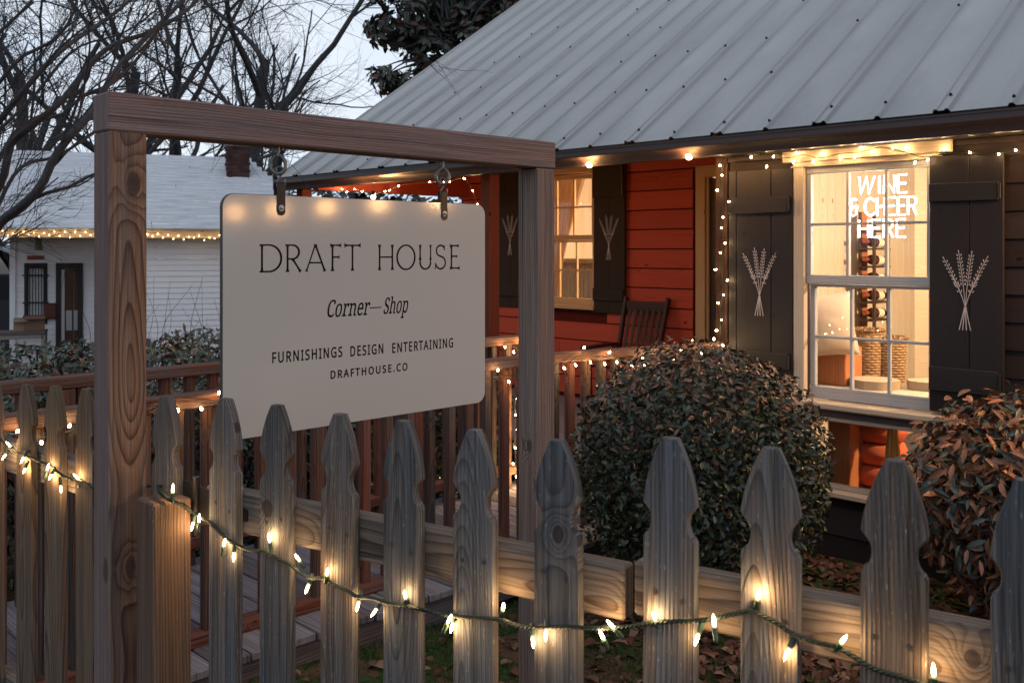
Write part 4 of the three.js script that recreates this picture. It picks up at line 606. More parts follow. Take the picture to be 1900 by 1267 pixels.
{
  const off = (p0, n, e) => p0.clone().addScaledVector(n, e);
  const onGate = (e) => (u, v) => hitPlane(u, v, off(gateP0, gateN, e), gateN), onLeft = (e) => (u, v) => hitPlane(u, v, off(leftP0, leftN, e), leftN);
  const L = [[-30, 792], [0, 815], [18, 832], [45, 845], [75, 857], [95, 868], [120, 885], [150, 893], [178, 906]], G = [[310, 925], [340, 938], [355, 950], [375, 962], [395, 975], [420, 1000], [440, 1012], [470, 1022], [490, 1022], [515, 1037], [535, 1045], [555, 1062], [575, 1072], [600, 1073], [620, 1085], [645, 1097], [662, 1107], [690, 1110], [715, 1118], [745, 1122], [760, 1125], [790, 1133], [830, 1142], [860, 1145], [900, 1147], [930, 1150], [970, 1163], [1010, 1165], [1050, 1163], [1090, 1165], [1130, 1165], [1165, 1163], [1210, 1155], [1250, 1153], [1290, 1152], [1330, 1147], [1360, 1140], [1395, 1133], [1405, 1138], [1440, 1155], [1470, 1175], [1510, 1190], [1550, 1200], [1580, 1215], [1610, 1235], [1640, 1247], [1680, 1258], [1730, 1275], [1800, 1300]];
  const path = [...L.map(([u, v]) => onLeft(0.006)(u, v)), V(-2.35, 1.01, -1.045), V(-2.2, 1.035, -1.04), V(-2.135, 1.056, -0.985), ...G.map(([u, v]) => (u < 356 ? hit(u, v, 'x', -2.022) : onGate(0.006)(u, v)))];
  const BL = [[14, 824], [6, 848], [40, 854], [44, 873], [88, 866], [92, 885], [140, 884], [112, 908]], BG = [[320, 905], [369, 961], [356, 977], [416, 1006], [433, 1034], [499, 997], [551, 1034], [569, 1093], [607, 1060], [663, 1126], [693, 1137], [751, 1102], [834, 1148], [838, 1165], [934, 1124], [989, 1192], [1013, 1180], [1133, 1158], [1116, 1177], [1214, 1143], [1293, 1187], [1325, 1151], [1408, 1102], [1460, 1215], [1567, 1185], [1733, 1242]];
  strand('twisted green light string draped along the front of the picket fence and gate', 'strings of warm mini lights', path, [...BL.map(([u, v]) => onLeft(0.013)(u, v)), ...BG.map(([u, v]) => (u < 360 ? hit(u, v, 'x', -2.012) : onGate(0.012)(u, v)))], { near: true, I: 0.0125, vary: Object.fromEntries([0, 1, 2, 3, 4, 5, 6, 7, 8, 13, 22, 30].map((k) => [k, 1.5])) });
  const on = (ax, c) => ([u, v]) => hit(u, v, ax, c), z1 = ZF + 0.1, Z3 = (a) => a.map(([x, y]) => [1200 + x / 2.713, y / 2.713]);
  const head = Z3([[435, 773], [527, 790], [605, 838], [640, 788], [740, 815], [757, 770], [840, 815], [882, 775], [978, 800], [1048, 790], [1080, 745], [1135, 763], [1180, 710], [1240, 745], [1305, 745], [1353, 818], [1417, 805], [1497, 750], [1630, 768], [1775, 775], [1860, 755], [1960, 780], [2080, 750]]);
  strand('light string looped along the head of the big front window under the gutter', 'strings of warm mini lights', Z3([[400, 790], [470, 765], [560, 780], [640, 775], [700, 795], [790, 780], [880, 795], [980, 772], [1080, 765], [1180, 740], [1300, 765], [1400, 790], [1500, 775], [1640, 770], [1760, 772], [1860, 762], [2090, 770]]).map(on('z', z1)), head.map(on('z', z1 + 0.012)), { I: 0.018 });
  const drop = [[1336, 307], [1340, 325], [1331, 353], [1353, 374], [1342, 403], [1339, 423], [1346, 451], [1337, 469], [1328, 500], [1350, 520], [1343, 547], [1333, 562], [1339, 593], [1330, 613]];
  strand('light string hanging straight down the corner board beside the porch door', 'strings of warm mini lights', [[1358, 285], [1345, 300], [1339, 330], [1343, 370], [1338, 410], [1342, 450], [1337, 490], [1342, 530], [1338, 570], [1338, 622]].map(on('z', ZF + 0.06)), drop.map(on('z', ZF + 0.085)), { I: 0.009 });
  const rb = [[1047, 683], [1068, 677], [1084, 645], [1096, 672], [1122, 675], [1131, 654], [1145, 672], [1173, 680], [1196, 679], [1193, 663], [1222, 659], [1249, 666], [1265, 650], [1285, 632], [1302, 655], [1325, 629], [1342, 641]];
  strand('light string wound along the top rail of the railing behind the clipped bush', 'strings of warm mini lights', [[1040, 678], [1060, 668], [1084, 655], [1105, 662], [1125, 658], [1150, 667], [1175, 670], [1195, 666], [1222, 664], [1250, 655], [1270, 645], [1286, 637], [1310, 645], [1328, 637], [1345, 640]].map(on('x', NX + 0.055)), rb.map(on('x', NX + 0.072)), { I: 0.024 });
  const pp = [[969, 637], [937, 644], [953, 653], [959, 740], [957, 770], [959, 797], [956, 831], [952, 860], [967, 870], [958, 884], [964, 890]];
  strand('light string wound down the newel post beyond the right sign post', 'strings of warm mini lights', [[935, 640], [955, 645], [968, 660], [953, 690], [962, 720], [955, 755], [962, 790], [953, 825], [960, 850], [952, 868], [970, 880]].map(on('x', FX + 0.06)), pp.map(on('x', FX + 0.08)), { I: 0.04 });
  const rl = [[32, 800], [76, 821], [128, 790], [329, 761], [373, 758], [406, 729], [924, 687], [944, 708]];
  strand('light string drooping below the near railing behind the sign', 'strings of warm mini lights', [[-20, 800], [32, 806], [76, 811], [128, 800], [200, 780], [270, 765], [310, 746], [345, 744], [390, 748], [420, 738], [600, 720], [760, 715], [900, 702], [930, 698], [955, 697], [1040, 690]].map(on('x', NX + 0.055)), rl.map(on('x', NX + 0.075)), { I: 0.009 });
  const pb = [[634, 351], [643, 356], [658, 351], [672, 355], [695, 360], [714, 355], [723, 353], [739, 345], [797, 338], [824, 338], [834, 337], [861, 331], [877, 354], [886, 379], [893, 382]];
  strand('light string swagged across the porch opening under the far end of the gutter', 'strings of warm mini lights', pb.slice(0).map(on('z', -5.56)), pb.map(on('z', -5.545)), { I: 0.03 });
  strand('far light string glimpsed low in the hedge beyond the walkway', 'strings of warm mini lights', [[560, 852], [580, 856], [690, 870], [800, 885], [845, 872]].map(([u, v]) => at(u, v, 7.0)), [[567, 850], [575, 854], [655, 862], [800, 880], [841, 872], [890, 855]].map(([u, v]) => at(u, v, 6.9)), { I: 0.04 });
  // globe bulbs hung at even spacing along the gutter
  const t = thing('globe_lights', 'round globe bulbs hanging at wide spacing under the gutter', 'string lights', [-6.84, 2.2, -5.1]), gb = new THREE.SphereGeometry(0.022, 16, 12), gs = new THREE.CylinderGeometry(0.013, 0.015, 0.04, 12);
  const xs = []; for (let k = 0; k < 15; k++) xs.push(-6.84 + 0.8275 * k + (k > 5 ? rr(-0.04, 0.04) : 0));
  xs.forEach((x, k) => { if ([1, 2, 5, 6].includes(k)) return; const y = k === 0 ? 2.055 : k < 8 ? 2.185 : 1.99; const b = add(t, 'globe_bulb', gb, M.globe, [x + 6.84, y - 2.2, 0.0]); add(t, 'socket', gs, M.black, [x + 6.84, y - 2.2 + 0.036, 0]); add(t, 'hanger', new THREE.CylinderGeometry(0.002, 0.002, 2.2 - y - 0.03, 5), M.greyCord, [x + 6.84, (2.2 - y + 0.06) / 2 + y - 2.2 + 0.03, 0]); lamp(b, [0, 0, 0], C(1, 0.5, 0.18), k < 5 ? 2.6 : k < 9 ? 7 : 1.0, 1); });
}

// ------------------------------------------------------------------ the white house across the way
{
  const far = hitPlane, P0 = at(340, 462, 16), th = 1.2, D = RGT.clone().multiplyScalar(Math.sin(th)).addScaledVector(FWD, Math.cos(th)), N = V(0, 1, 0).cross(D).negate(); if (N.dot(FWD) > 0) N.negate();
  const h = thing('white_house', 'white lap sided house with pale shingle roof and brick chimney across the yard', 'house', [P0.x, 0, P0.z], Math.atan2(-D.z, D.x));
  h.updateMatrixWorld(true);
  const L = (u, v, back = 0) => h.worldToLocal(hitPlane(u, v, P0.clone().addScaledVector(N, -back), N));
  const wt = timber(planksTex, { color: C(2.3, 2.34, 2.45), rough: 0.7, bump: 0.0008 }), dk = paint([0.035, 0.036, 0.038], 0.6), dr = timber(planksTex, { color: C(0.24, 0.12, 0.075), rough: 0.5 }), fas = timber(planksTex, { color: C(1.6, 1.2, 0.75), rough: 0.7 });
  const A = L(262, 450), B = L(575, 450), Lf = L(22, 450, 1.3), yE = L(300, 440).y, yB = -1.0, b = (n, x0, x1, y0, y1, z0, z1, m, o = {}) => add(h, n, slab(x1 - x0, y1 - y0, z1 - z0, { axis: 'x', c: 0.004, ...o }), m, [(x0 + x1) / 2, (y0 + y1) / 2, (z0 + z1) / 2]);
  b('wall', A.x, B.x, yB, yE, -5, -0.02, wt); b('wall', Lf.x, A.x - 0.001, yB, yE, -5, -1.32, wt); b('foundation', A.x + 0.02, B.x - 0.02, yB - 0.4, yB, -4.9, -0.05, dk); b('porch_slab', Lf.x - 0.3, A.x - 0.002, yB - 0.3, yB + 0.06, -1.3, 0.1, dk);
  const row = (n, x0, x1, y0, z, holes = []) => { for (let y = y0; y < yE - 0.02; y += 0.092) { let sp = [[x0, x1]]; for (const [a, c, e, f] of holes) if (y + 0.05 > e && y + 0.05 < f) sp = sp.flatMap(([s, t]) => (c <= s || a >= t ? [[s, t]] : [[s, a], [c, t]])).filter(([s, t]) => t - s > 0.02); for (const [s, t] of sp) add(h, 'siding_board', slabV(t - s, 0.1, 0.014, { axis: 'x', c: 0.002 }), wt, [(s + t) / 2, y + 0.05, z], [-0.11, 0, 0]); } };
  row('a', A.x, B.x, -0.6, 0.0);
  const d0 = L(103, 488, 1.3), d1 = L(153, 640, 1.3), w0 = L(44, 488, 1.3), w1 = L(87, 600, 1.3);
  row('b', Lf.x, A.x, -0.6, -1.3, [[d0.x, d1.x, -2, d0.y], [w0.x, w1.x, w1.y - 0.1, w0.y]]);
  b('corner_board', Lf.x - 0.04, Lf.x + 0.05, yB, yE, -1.34, -1.26, wt, { axis: 'y' }); b('corner_board', A.x - 0.04, A.x + 0.05, yB, yE, -0.04, 0.03, wt, { axis: 'y' });
  const dg = new THREE.Group(); dg.name = 'door'; dg.position.set((d0.x + d1.x) / 2, yB + 0.07, -1.3); h.add(dg); const dw = d1.x - d0.x, dh = d0.y - yB - 0.07;
  for (const s of [-1, 1]) add(dg, 'frame', slab(0.08, dh, 0.12), dk, [s * (dw / 2 - 0.04), dh / 2, 0.01]); add(dg, 'frame', slab(dw, 0.1, 0.13, { axis: 'x' }), dk, [0, dh - 0.05, 0.012]);
  add(dg, 'door_leaf', slab((dw - 0.17) * 0.55, dh - 0.12, 0.04), dr, [-0.0 + dw * 0.0 - 0.01, dh / 2 - 0.05, -0.03]); add(dg, 'door_leaf', slab((dw - 0.17) * 0.4, dh - 0.12, 0.04), dr, [dw * 0.27, dh / 2 - 0.05, -0.03]);
  for (let i = 0; i < 4; i++) for (const x of [-0.01, dw * 0.27]) add(dg, i === 2 ? 'glass_pane' : 'door_panel', slab(dw * 0.22, dh * 0.15, 0.02), i === 2 ? paint([0.4, 0.42, 0.44], 0.1) : dr, [x, dh * (0.14 + i * 0.215), -0.008]);
  const wg = new THREE.Group(); wg.name = 'window'; wg.position.set((w0.x + w1.x) / 2, (w0.y + w1.y) / 2, -1.3); h.add(wg); const ww = w1.x - w0.x, wh = w0.y - w1.y;
  add(wg, 'pane', slab(ww, wh, 0.01), paint([0.03, 0.035, 0.04], 0.06), [0, 0, -0.03]); for (const s of [-1, 1]) { add(wg, 'frame', slab(0.06, wh, 0.06), dk, [s * (ww / 2 - 0.03), 0, 0]); add(wg, 'frame', slab(ww, 0.09, 0.065, { axis: 'x' }), dk, [0, s * (wh / 2 - 0.045), 0.001]); }
  for (let i = 0; i < 7; i++) add(wg, 'bar', new THREE.CylinderGeometry(0.008, 0.008, wh - 0.1, 6), M.iron, [(-0.38 + i * 0.127) * ww, 0, 0.05]); for (const y of [-0.15, 0.3]) add(wg, 'bar', slab(ww + 0.05, 0.025, 0.01, { axis: 'x' }), M.iron, [0, y * wh, 0.062]);
  const mb = L(92, 577, 1.2); add(h, 'letter_box', slab(0.2, 0.26, 0.1, { c: 0.02 }), paint([0.1, 0.025, 0.02], 0.5), [mb.x, mb.y, -1.22]); const pl = L(65, 478, 1.27); b('name_plate', pl.x - 0.13, pl.x + 0.13, pl.y - 0.035, pl.y + 0.035, -1.29, -1.27, paint([0.25, 0.08, 0.05], 0.6));
  const lt = L(70, 455, 0.9), lg = new THREE.Group(); lg.name = 'porch_lantern'; lg.position.copy(lt); h.add(lg); add(lg, 'glass_shade', new THREE.CylinderGeometry(0.05, 0.075, 0.17, 10), paint([0.2, 0.17, 0.12], 0.2)); add(lg, 'cap', new THREE.ConeGeometry(0.07, 0.06, 10), M.iron, [0, 0.11, 0]); add(lg, 'stem', new THREE.CylinderGeometry(0.008, 0.008, 0.12, 6), M.iron, [0, 0.17, 0]);
  // eave, fascia, roof of shingle courses, chimney
  const x0 = Lf.x - 0.5, x1 = B.x + 0.25; b('fascia', x0, x1, yE - 0.02, yE + 0.12, 0.3, 0.34, fas); b('soffit', x0, x1, yE, yE + 0.02, -1.3, 0.299, fas); b('roof_deck', x0, x1, yE + 0.08, yE + 0.12, -5, 0.29, dk);
  const shg = timber(deckTex, { color: C(2.75, 2.95, 3.0), rough: 0.9, bump: 0.002 }), rf = new THREE.Group(); rf.name = 'roof'; rf.position.set(0, yE + 0.13, 0.38); rf.rotation.x = 0.43; h.add(rf);
  for (let i = 0; i < 14; i++) { const e = i * 0.245, xr = x1 - e * 0.3; let s = x0; while (s < xr - 0.1) { const t = Math.min(xr, s + rr(1.6, 3.2)); add(rf, 'shingle_course', slab(t - s - 0.006, 0.028, 0.27, { axis: 'x', c: 0.002, ou: rr(0, 0.3), ov: rr(0, 1) }), shg, [(s + t) / 2, 0.014 + rr(-0.004, 0.006), -e - 0.12], [0.1, 0, 0]); s = t; } }
  add(rf, 'roof_sheet', slab(x1 - x0 - 2.5, 0.02, 3.4, { axis: 'x' }), shg, [(x0 + x1) / 2 - 1.3, -0.02, -1.7]);
  const cb = h.worldToLocal(at(440, 322, 18.2)), cg = new THREE.Group(); cg.name = 'chimney'; cg.position.set(cb.x, cb.y - 0.35, cb.z); h.add(cg); const br = [[0.075, 0.034, 0.03], [0.095, 0.045, 0.038], [0.06, 0.03, 0.028]].map((c) => paint(c, 0.9));
  add(cg, 'mortar_core', slab(0.385, 0.84, 0.385), paint([0.09, 0.08, 0.08], 0.95), [0, 0.42, 0]); const bk = slab(0.19, 0.058, 0.09, { axis: 'x' });
  for (let r = 0; r < 12; r++) for (let s = 0; s < 4; s++) for (let q = 0; q < 2; q++) { const a = (s * Math.PI) / 2, u = (q - 0.5) * 0.2 + (r % 2 ? 0.02 : -0.02); add(cg, 'brick', bk, br[Math.floor(rnd() * 3)], [Math.sin(a) * 0.155 + Math.cos(a) * u, 0.035 + r * 0.07, Math.cos(a) * 0.155 - Math.sin(a) * u], [0, a, 0]); }
  add(cg, 'cap', slab(0.48, 0.06, 0.48), paint([0.2, 0.17, 0.16], 0.9), [0, 0.87, 0]);
  // its eave lights
  const bl = [], pth = []; for (let i = 0; i <= 60; i++) { const u = 4 + i * 9.6; const p = hitPlane(u, 432 + 0.022 * u + (i % 2 ? 3 : -2) + rr(-3, 3), P0.clone().addScaledVector(N, 0.38), N); bl.push(p); if (i % 2 === 0) pth.push(p.clone().add(V(0, 0.02, 0))); }
  strand('long light string along the eave of the white house', 'strings of warm mini lights', pth, bl, { I: 0.005, every: 2, mat: std({ color: C(0.9, 0.8, 0.6), emissive: C(1, 0.66, 0.3), emissiveIntensity: 28, roughness: 0.3 }) });
  // table with boxes on its porch
  const tp = h.localToWorld(L(38, 640, 0.6)), tb = thing('porch_table', 'low dark table with a pale frame on the porch of the white house', 'table', [tp.x, yB + 0.06, tp.z], h.rotation.y), tm = paint([0.1, 0.09, 0.085], 0.8), ty = L(38, 616, 0.6).y - yB - 0.06;
  add(tb, 'table_top', slab(0.75, 0.04, 0.5), tm, [0, ty, 0]); for (const x of [-0.34, 0.34]) for (const z of [-0.2, 0.2]) add(tb, 'leg', slab(0.06, ty - 0.02, 0.06), paint([0.2, 0.19, 0.18], 0.8), [x, (ty - 0.02) / 2, z]); add(tb, 'apron', slab(0.7, 0.08, 0.02), paint([0.2, 0.19, 0.18], 0.8), [0, ty - 0.06, 0.22]);
  [['brown cardboard box on the porch table of the white house, nearer its window', 62, 0.3, 0.2, [0.16, 0.1, 0.07]], ['smaller tan box at the middle of the porch table', 38, 0.22, 0.16, [0.24, 0.17, 0.12]]].forEach(([l, u, w, hh, c]) => { const q = h.localToWorld(L(u, 612, 0.6)), bo = thing('cardboard_box', l, 'box', [q.x, yB + 0.08 + ty, q.z], h.rotation.y + rr(-0.2, 0.2)); add(bo, 'carton', slab(w, hh, 0.22, { c: 0.006 }), paint(c, 0.85), [0, hh / 2, 0]); for (const s of [-1, 1]) add(bo, 'flap', slab(w, 0.004, 0.1), paint(c, 0.85), [0, hh + 0.02, s * 0.14], [s * 0.5, 0, 0]); });
  // a dark neighbouring shed roof at the left edge
  const sp = at(-20, 640, 22), sd = thing('shed', 'dark shed with a pale grey roof at the left edge beyond the white house', 'shed', [sp.x, -1.3, sp.z], h.rotation.y); add(sd, 'wall', slab(3.4, 2.3, 3), paint([0.02, 0.021, 0.024], 0.8), [0, 1.15, 0]); add(sd, 'roof', slab(2.4, 0.06, 3.4), paint([0.4, 0.44, 0.47], 0.6), [-0.9, 2.6, 0], [0, 0, 0.32]); add(sd, 'roof', slab(1.6, 0.06, 3.4), paint([0.3, 0.33, 0.36], 0.6), [1.05, 2.64, 0], [0, 0, -0.4]); add(sd, 'door', slab(0.9, 1.8, 0.05), paint([0.035, 0.035, 0.04], 0.7), [0.7, 0.9, 1.5]);
}

// ------------------------------------------------------------------ plants
function leafGeo(l, w, fold = 0.25, curl = 0.2) {
  const P = [], I = [], S = [[0, 0], [0.28, 0.85], [0.6, 1], [0.86, 0.55], [1, 0]];
  S.forEach(([t, k]) => { const y = t * l, z = -curl * l * t * t; P.push(-k * w / 2, y, z + fold * k * w / 2, 0, y, z, k * w / 2, y, z + fold * k * w / 2); });
  for (let i = 0; i < 4; i++) { const a = i * 3; for (const [p, q] of [[0, 1], [1, 2]]) { if (i > 0) I.push(a + p, a + q, a + 3 + p); if (i < 3) I.push(a + q, a + 3 + q, a + 3 + p); if (i === 0) I.pop(), I.pop(), I.pop(), I.push(a + p, a + 3 + q, a + 3 + p); } }
  const g = geom(P, null, I); g.computeVertexNormals(); return g;
}
const leafMat = (c, rough = 0.36) => new THREE.MeshPhysicalMaterial({ color: C(...c), roughness: rough, specularIntensity: 0.75, transmission: 0.1, thickness: 0, side: THREE.DoubleSide });
// leaves = list of {p, q, s}; the ones that show largest become parts of their own, the rest one mass
function foliage(t, geo, leaves, cols, rough, singles = 0) {
  const org = t.position, mats = cols.map((c) => leafMat(c, rough)), m = new THREE.Matrix4();
  if (singles) { leaves.forEach((l) => { const w = l.p, d = w.clone().sub(V(0, EY, 0)); l.key = -(d.length()) + (l.vis ?? 0); }); leaves.sort((a, b) => b.key - a.key); }
  const one = leaves.slice(0, singles), rest = leaves.slice(singles);
  one.forEach((l) => { const o = add(t, 'leaf', geo, mats[Math.floor(rnd() * mats.length)], l.p.clone().sub(org)); o.quaternion.copy(l.q); o.scale.setScalar(l.s); });
  const im = new THREE.InstancedMesh(geo, leafMat([1, 1, 1], rough), rest.length); im.name = 'foliage'; im.castShadow = im.receiveShadow = true; im.userData.kind = 'stuff';
  rest.forEach((l, i) => { m.compose(l.p.clone().sub(org), l.q, V(l.s, l.s, l.s)); im.setMatrixAt(i, m); const c = l.warmTop ?? cols[Math.floor(rnd() * cols.length)], k = rr(0.6, 1.4); im.setColorAt(i, C(c[0] * k, c[1] * k, c[2] * k)); });
  t.add(im); return im;
}
const quatFor = (n, up) => { const z = n.clone().normalize(), y = up.clone().addScaledVector(z, -up.dot(z)).normalize(), x = V().crossVectors(y, z); return new THREE.Quaternion().setFromRotationMatrix(new THREE.Matrix4().makeBasis(x, y, z)); };
const rdir = () => { const z = rr(-1, 1), a = rr(0, 6.283), s = Math.sqrt(1 - z * z); return V(s * Math.cos(a), z, s * Math.sin(a)); };
const barkDark = paint([0.035, 0.028, 0.024], 0.9);
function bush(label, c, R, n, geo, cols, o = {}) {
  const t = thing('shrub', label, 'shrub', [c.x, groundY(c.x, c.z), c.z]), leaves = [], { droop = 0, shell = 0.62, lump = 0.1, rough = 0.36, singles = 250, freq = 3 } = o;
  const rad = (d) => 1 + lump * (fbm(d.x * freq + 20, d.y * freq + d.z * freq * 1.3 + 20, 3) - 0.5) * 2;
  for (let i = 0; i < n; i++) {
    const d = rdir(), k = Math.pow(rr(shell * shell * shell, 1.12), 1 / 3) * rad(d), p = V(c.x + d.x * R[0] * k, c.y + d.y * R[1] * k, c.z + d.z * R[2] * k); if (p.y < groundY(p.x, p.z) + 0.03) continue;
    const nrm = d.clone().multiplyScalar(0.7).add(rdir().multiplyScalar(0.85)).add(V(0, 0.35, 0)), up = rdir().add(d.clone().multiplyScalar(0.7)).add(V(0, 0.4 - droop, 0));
    leaves.push({ p, q: quatFor(nrm, up), s: rr(0.55, 1.25), vis: k * 1.5, warmTop: o.warmTops && rnd() < 0.42 * sstep(0.15, 0.9, d.y) * sstep(0.75, 1, k) ? o.warmTops : undefined });  // upper outer leaves may turn rust: warm lamplight put into their colour
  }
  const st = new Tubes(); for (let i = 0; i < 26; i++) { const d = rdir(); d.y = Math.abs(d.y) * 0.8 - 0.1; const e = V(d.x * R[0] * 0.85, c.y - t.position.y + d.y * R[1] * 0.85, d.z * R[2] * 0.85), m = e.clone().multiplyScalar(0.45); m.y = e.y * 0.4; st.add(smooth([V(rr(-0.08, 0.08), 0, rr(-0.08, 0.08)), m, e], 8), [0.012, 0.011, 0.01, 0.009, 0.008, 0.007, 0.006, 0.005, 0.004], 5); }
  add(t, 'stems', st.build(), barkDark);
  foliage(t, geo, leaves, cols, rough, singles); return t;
}
const GREENS = [[0.022, 0.038, 0.02], [0.034, 0.052, 0.026], [0.014, 0.024, 0.015], [0.05, 0.056, 0.024], [0.065, 0.045, 0.032], [0.011, 0.019, 0.012]];
{ const c = at(1298, 872, 4.72); bush('large rounded clipped evergreen bush between the railing and the fence', c, [0.60, 0.60, 0.60], 26000, leafGeo(0.038, 0.0165, 0.3, 0.15), GREENS, { lump: 0.11, shell: 0.6, rough: 0.28, warmTops: [0.15, 0.07, 0.04] }); }
{ const c = at(1872, 925, 4.75); bush('loose shrub with long narrow leaves at the right below the dark shutter', c, [0.47, 0.50, 0.47], 5600, leafGeo(0.078, 0.024, 0.35, 0.35), [[0.05, 0.07, 0.06], [0.2, 0.085, 0.045], [0.035, 0.052, 0.046], [0.26, 0.11, 0.055], [0.13, 0.065, 0.042]], { droop: 0.9, lump: 0.22, shell: 0.5, freq: 2.2 }); }  // the orange-brown leaf colours carry the warm light falling on this shrub
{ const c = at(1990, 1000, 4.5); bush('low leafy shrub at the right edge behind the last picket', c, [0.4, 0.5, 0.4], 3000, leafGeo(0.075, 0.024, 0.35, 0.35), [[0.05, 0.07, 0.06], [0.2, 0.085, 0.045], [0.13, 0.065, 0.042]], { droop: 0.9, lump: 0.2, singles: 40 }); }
{ // hedge beyond the walkway
  const leaves = [], t = thing('hedge', 'long frosty dark green hedge between the walkway and the white house', 'hedge', [-6.6, -0.3, -2.6]);
  const topAt = (x, z) => 0.78 + 0.16 * (fbm(x * 1.3 + 31, z * 1.3 + 31, 3) - 0.5) * 2 - 0.10 * clamp((-5.4 - x) * -3);
  for (let i = 0; i < 34000; i++) {
    const x = -4.95 - Math.pow(rnd(), 1.25) * 3.7, z = rr(-4.95, 1.2), top = topAt(x, z) * sstep(0, 0.35, -4.9 - x + 0.2) ; const front = rnd() < 0.35; const p = front ? V(-4.95 - Math.abs(rr(0, 0.25)), rr(-0.2, 0.7), z) : V(x, top - Math.pow(rnd(), 2) * 0.4, z);
    leaves.push({ p, q: quatFor(rdir().add(V(front ? 0.8 : 0.2, front ? 0.3 : 0.9, 0.2)), rdir().add(V(0.3, 0.2, 0.2))), s: rr(0.6, 1.25), vis: 0 });
  }
  const st = new Tubes(); for (let i = 0; i < 60; i++) { const x = rr(-8.2, -5.2), z = rr(-4.9, 1); st.add(smooth([V(x + 6.6, 0.05, z + 2.6), V(x + 6.6 + rr(-0.1, 0.1), 0.5, z + 2.6 + rr(-0.1, 0.1)), V(x + 6.6 + rr(-0.2, 0.2), topAt(x, z) + 0.3, z + 2.6 + rr(-0.2, 0.2))], 6), 0.008, 4); }
  tag(add(t, 'stems', st.build(), barkDark), null, null, null, 'stuff');
  foliage(t, leafGeo(0.075, 0.027, 0.3, 0.25), leaves, [[0.035, 0.055, 0.035], [0.05, 0.07, 0.05], [0.028, 0.045, 0.032], [0.06, 0.07, 0.045], [0.1, 0.04, 0.03]], 0.3, 250);
  // bare shoots above the hedge
  const sh = new Tubes(); for (let i = 0; i < 40; i++) { const x = rr(-8.4, -6.6), z = rr(-4.9, -3.0), y = topAt(x, z) + 0.2; sh.add(smooth([V(x + 6.6, y, z + 2.6), V(x + 6.6 + rr(-0.05, 0.05), y + 0.25, z + 2.6 + rr(-0.08, 0.08)), V(x + 6.6 + rr(-0.15, 0.15), y + rr(0.35, 0.7), z + 2.6 + rr(-0.25, 0.25))], 8), [0.003, 0.003, 0.0026, 0.0024, 0.002, 0.002, 0.0016, 0.0014, 0.001], 4); }
  tag(add(t, 'shoots', sh.build(), barkDark), null, null, null, 'stuff');
}
// trees without leaves
function grow(T, TW, p, dir, len, r, lvl, o) {
  const n = lvl === 0 ? 9 : lvl < 3 ? 7 : 5, pts = [p.clone()], rad = [r], d = dir.clone(), q = p.clone(), end = o.taper ?? 0.5;
  for (let i = 1; i <= n; i++) { d.add(rdir().multiplyScalar(o.wig * (lvl ? 1 : 0.5))).add(V(0, o.up, 0)).normalize(); q.addScaledVector(d, len / n); pts.push(q.clone()); rad.push(r * mix(1, lvl >= o.max ? 0.35 : end, i / n)); }
  (lvl >= o.twig ? TW : T).add(pts, rad, lvl === 0 ? 10 : lvl < 2 ? 7 : lvl < o.twig ? 5 : 3);
  if (lvl >= o.max) return;
  const kids = Math.round(rr(...(o.kids[lvl] ?? [3, 5])));
  for (let k = 0; k < kids; k++) {
    const f = lvl === 0 ? rr(o.first ?? 0.35, 1) : rr(0.2, 1), i = Math.min(n, Math.max(1, Math.round(f * n))), ax = pts[i].clone().sub(pts[i - 1]).normalize(), side = V().crossVectors(ax, rdir()).normalize(), a = rr(0.35, 0.95) * (o.spread ?? 1), cd = ax.multiplyScalar(Math.cos(a)).addScaledVector(side, Math.sin(a));
    grow(T, TW, pts[i], cd, len * rr(0.5, 0.78), Math.max(o.min, rad[i] * rr(0.45, 0.72)), lvl + 1, o);
  }
}
const barkT = texture(256, 512, 0.5, 1, (x, y) => { const n = fbm(x * 24, y * 6, 4), f = vn(x * 120, y * 40), k = 0.55 + 0.8 * n * f + 0.2 * n; return [0.07 * k, 0.068 * k, 0.07 * k, n]; }), bark = std({ map: barkT.map, bumpMap: barkT.bump, bumpScale: 0.02, roughness: 0.95 });
const twigM = paint([0.045, 0.044, 0.048], 0.95);
function bareTree(label, base, H, r, o, lean = [0, 0]) {
  const t = thing('bare_tree', label, 'tree', base), T = new Tubes(), K = new Tubes(), W = new Tubes(), o2 = { wig: 0.16, up: 0.03, max: 5, twig: 4, min: 0.0036, kids: [[4, 6], [2, 4], [3, 4], [3, 4], [3, 4]], ...o };
  const n = 9, pts = [V(0, -0.5, 0)], rad = [r * 1.25], d = V(lean[0], 1, lean[1]).normalize(), q = pts[0].clone(); for (let i = 1; i <= n; i++) { d.add(rdir().multiplyScalar(0.07)).normalize(); q.addScaledVector(d, (H * 0.62) / n); pts.push(q.clone()); rad.push(r * mix(1, 0.45, i / n)); }
  T.add(pts, rad, 12);
  const nk = Math.round((o2.limbs ?? 8) * 0.72); for (let k = 0; k < nk; k++) { const i = clamp(Math.round(mix(o2.first ?? 3, n, k / (nk - 1))), 1, n), ax = pts[i].clone().sub(pts[i - 1]).normalize(), a = (k / nk) * 6.28 * 1.6 + rr(0, 0.8), side = V(Math.cos(a), 0, Math.sin(a)), b = rr(0.45, 1.0); grow(K, W, pts[i], ax.multiplyScalar(Math.cos(b)).addScaledVector(side, Math.sin(b)), H * rr(0.3, 0.42), rad[i] * rr(0.5, 0.75), 1, o2); }
  add(t, 'trunk', T.build(), bark); add(t, 'branches', K.build(), bark); tag(add(t, 'twigs', W.build(), twigM), null, null, null, 'stuff'); return t;
}
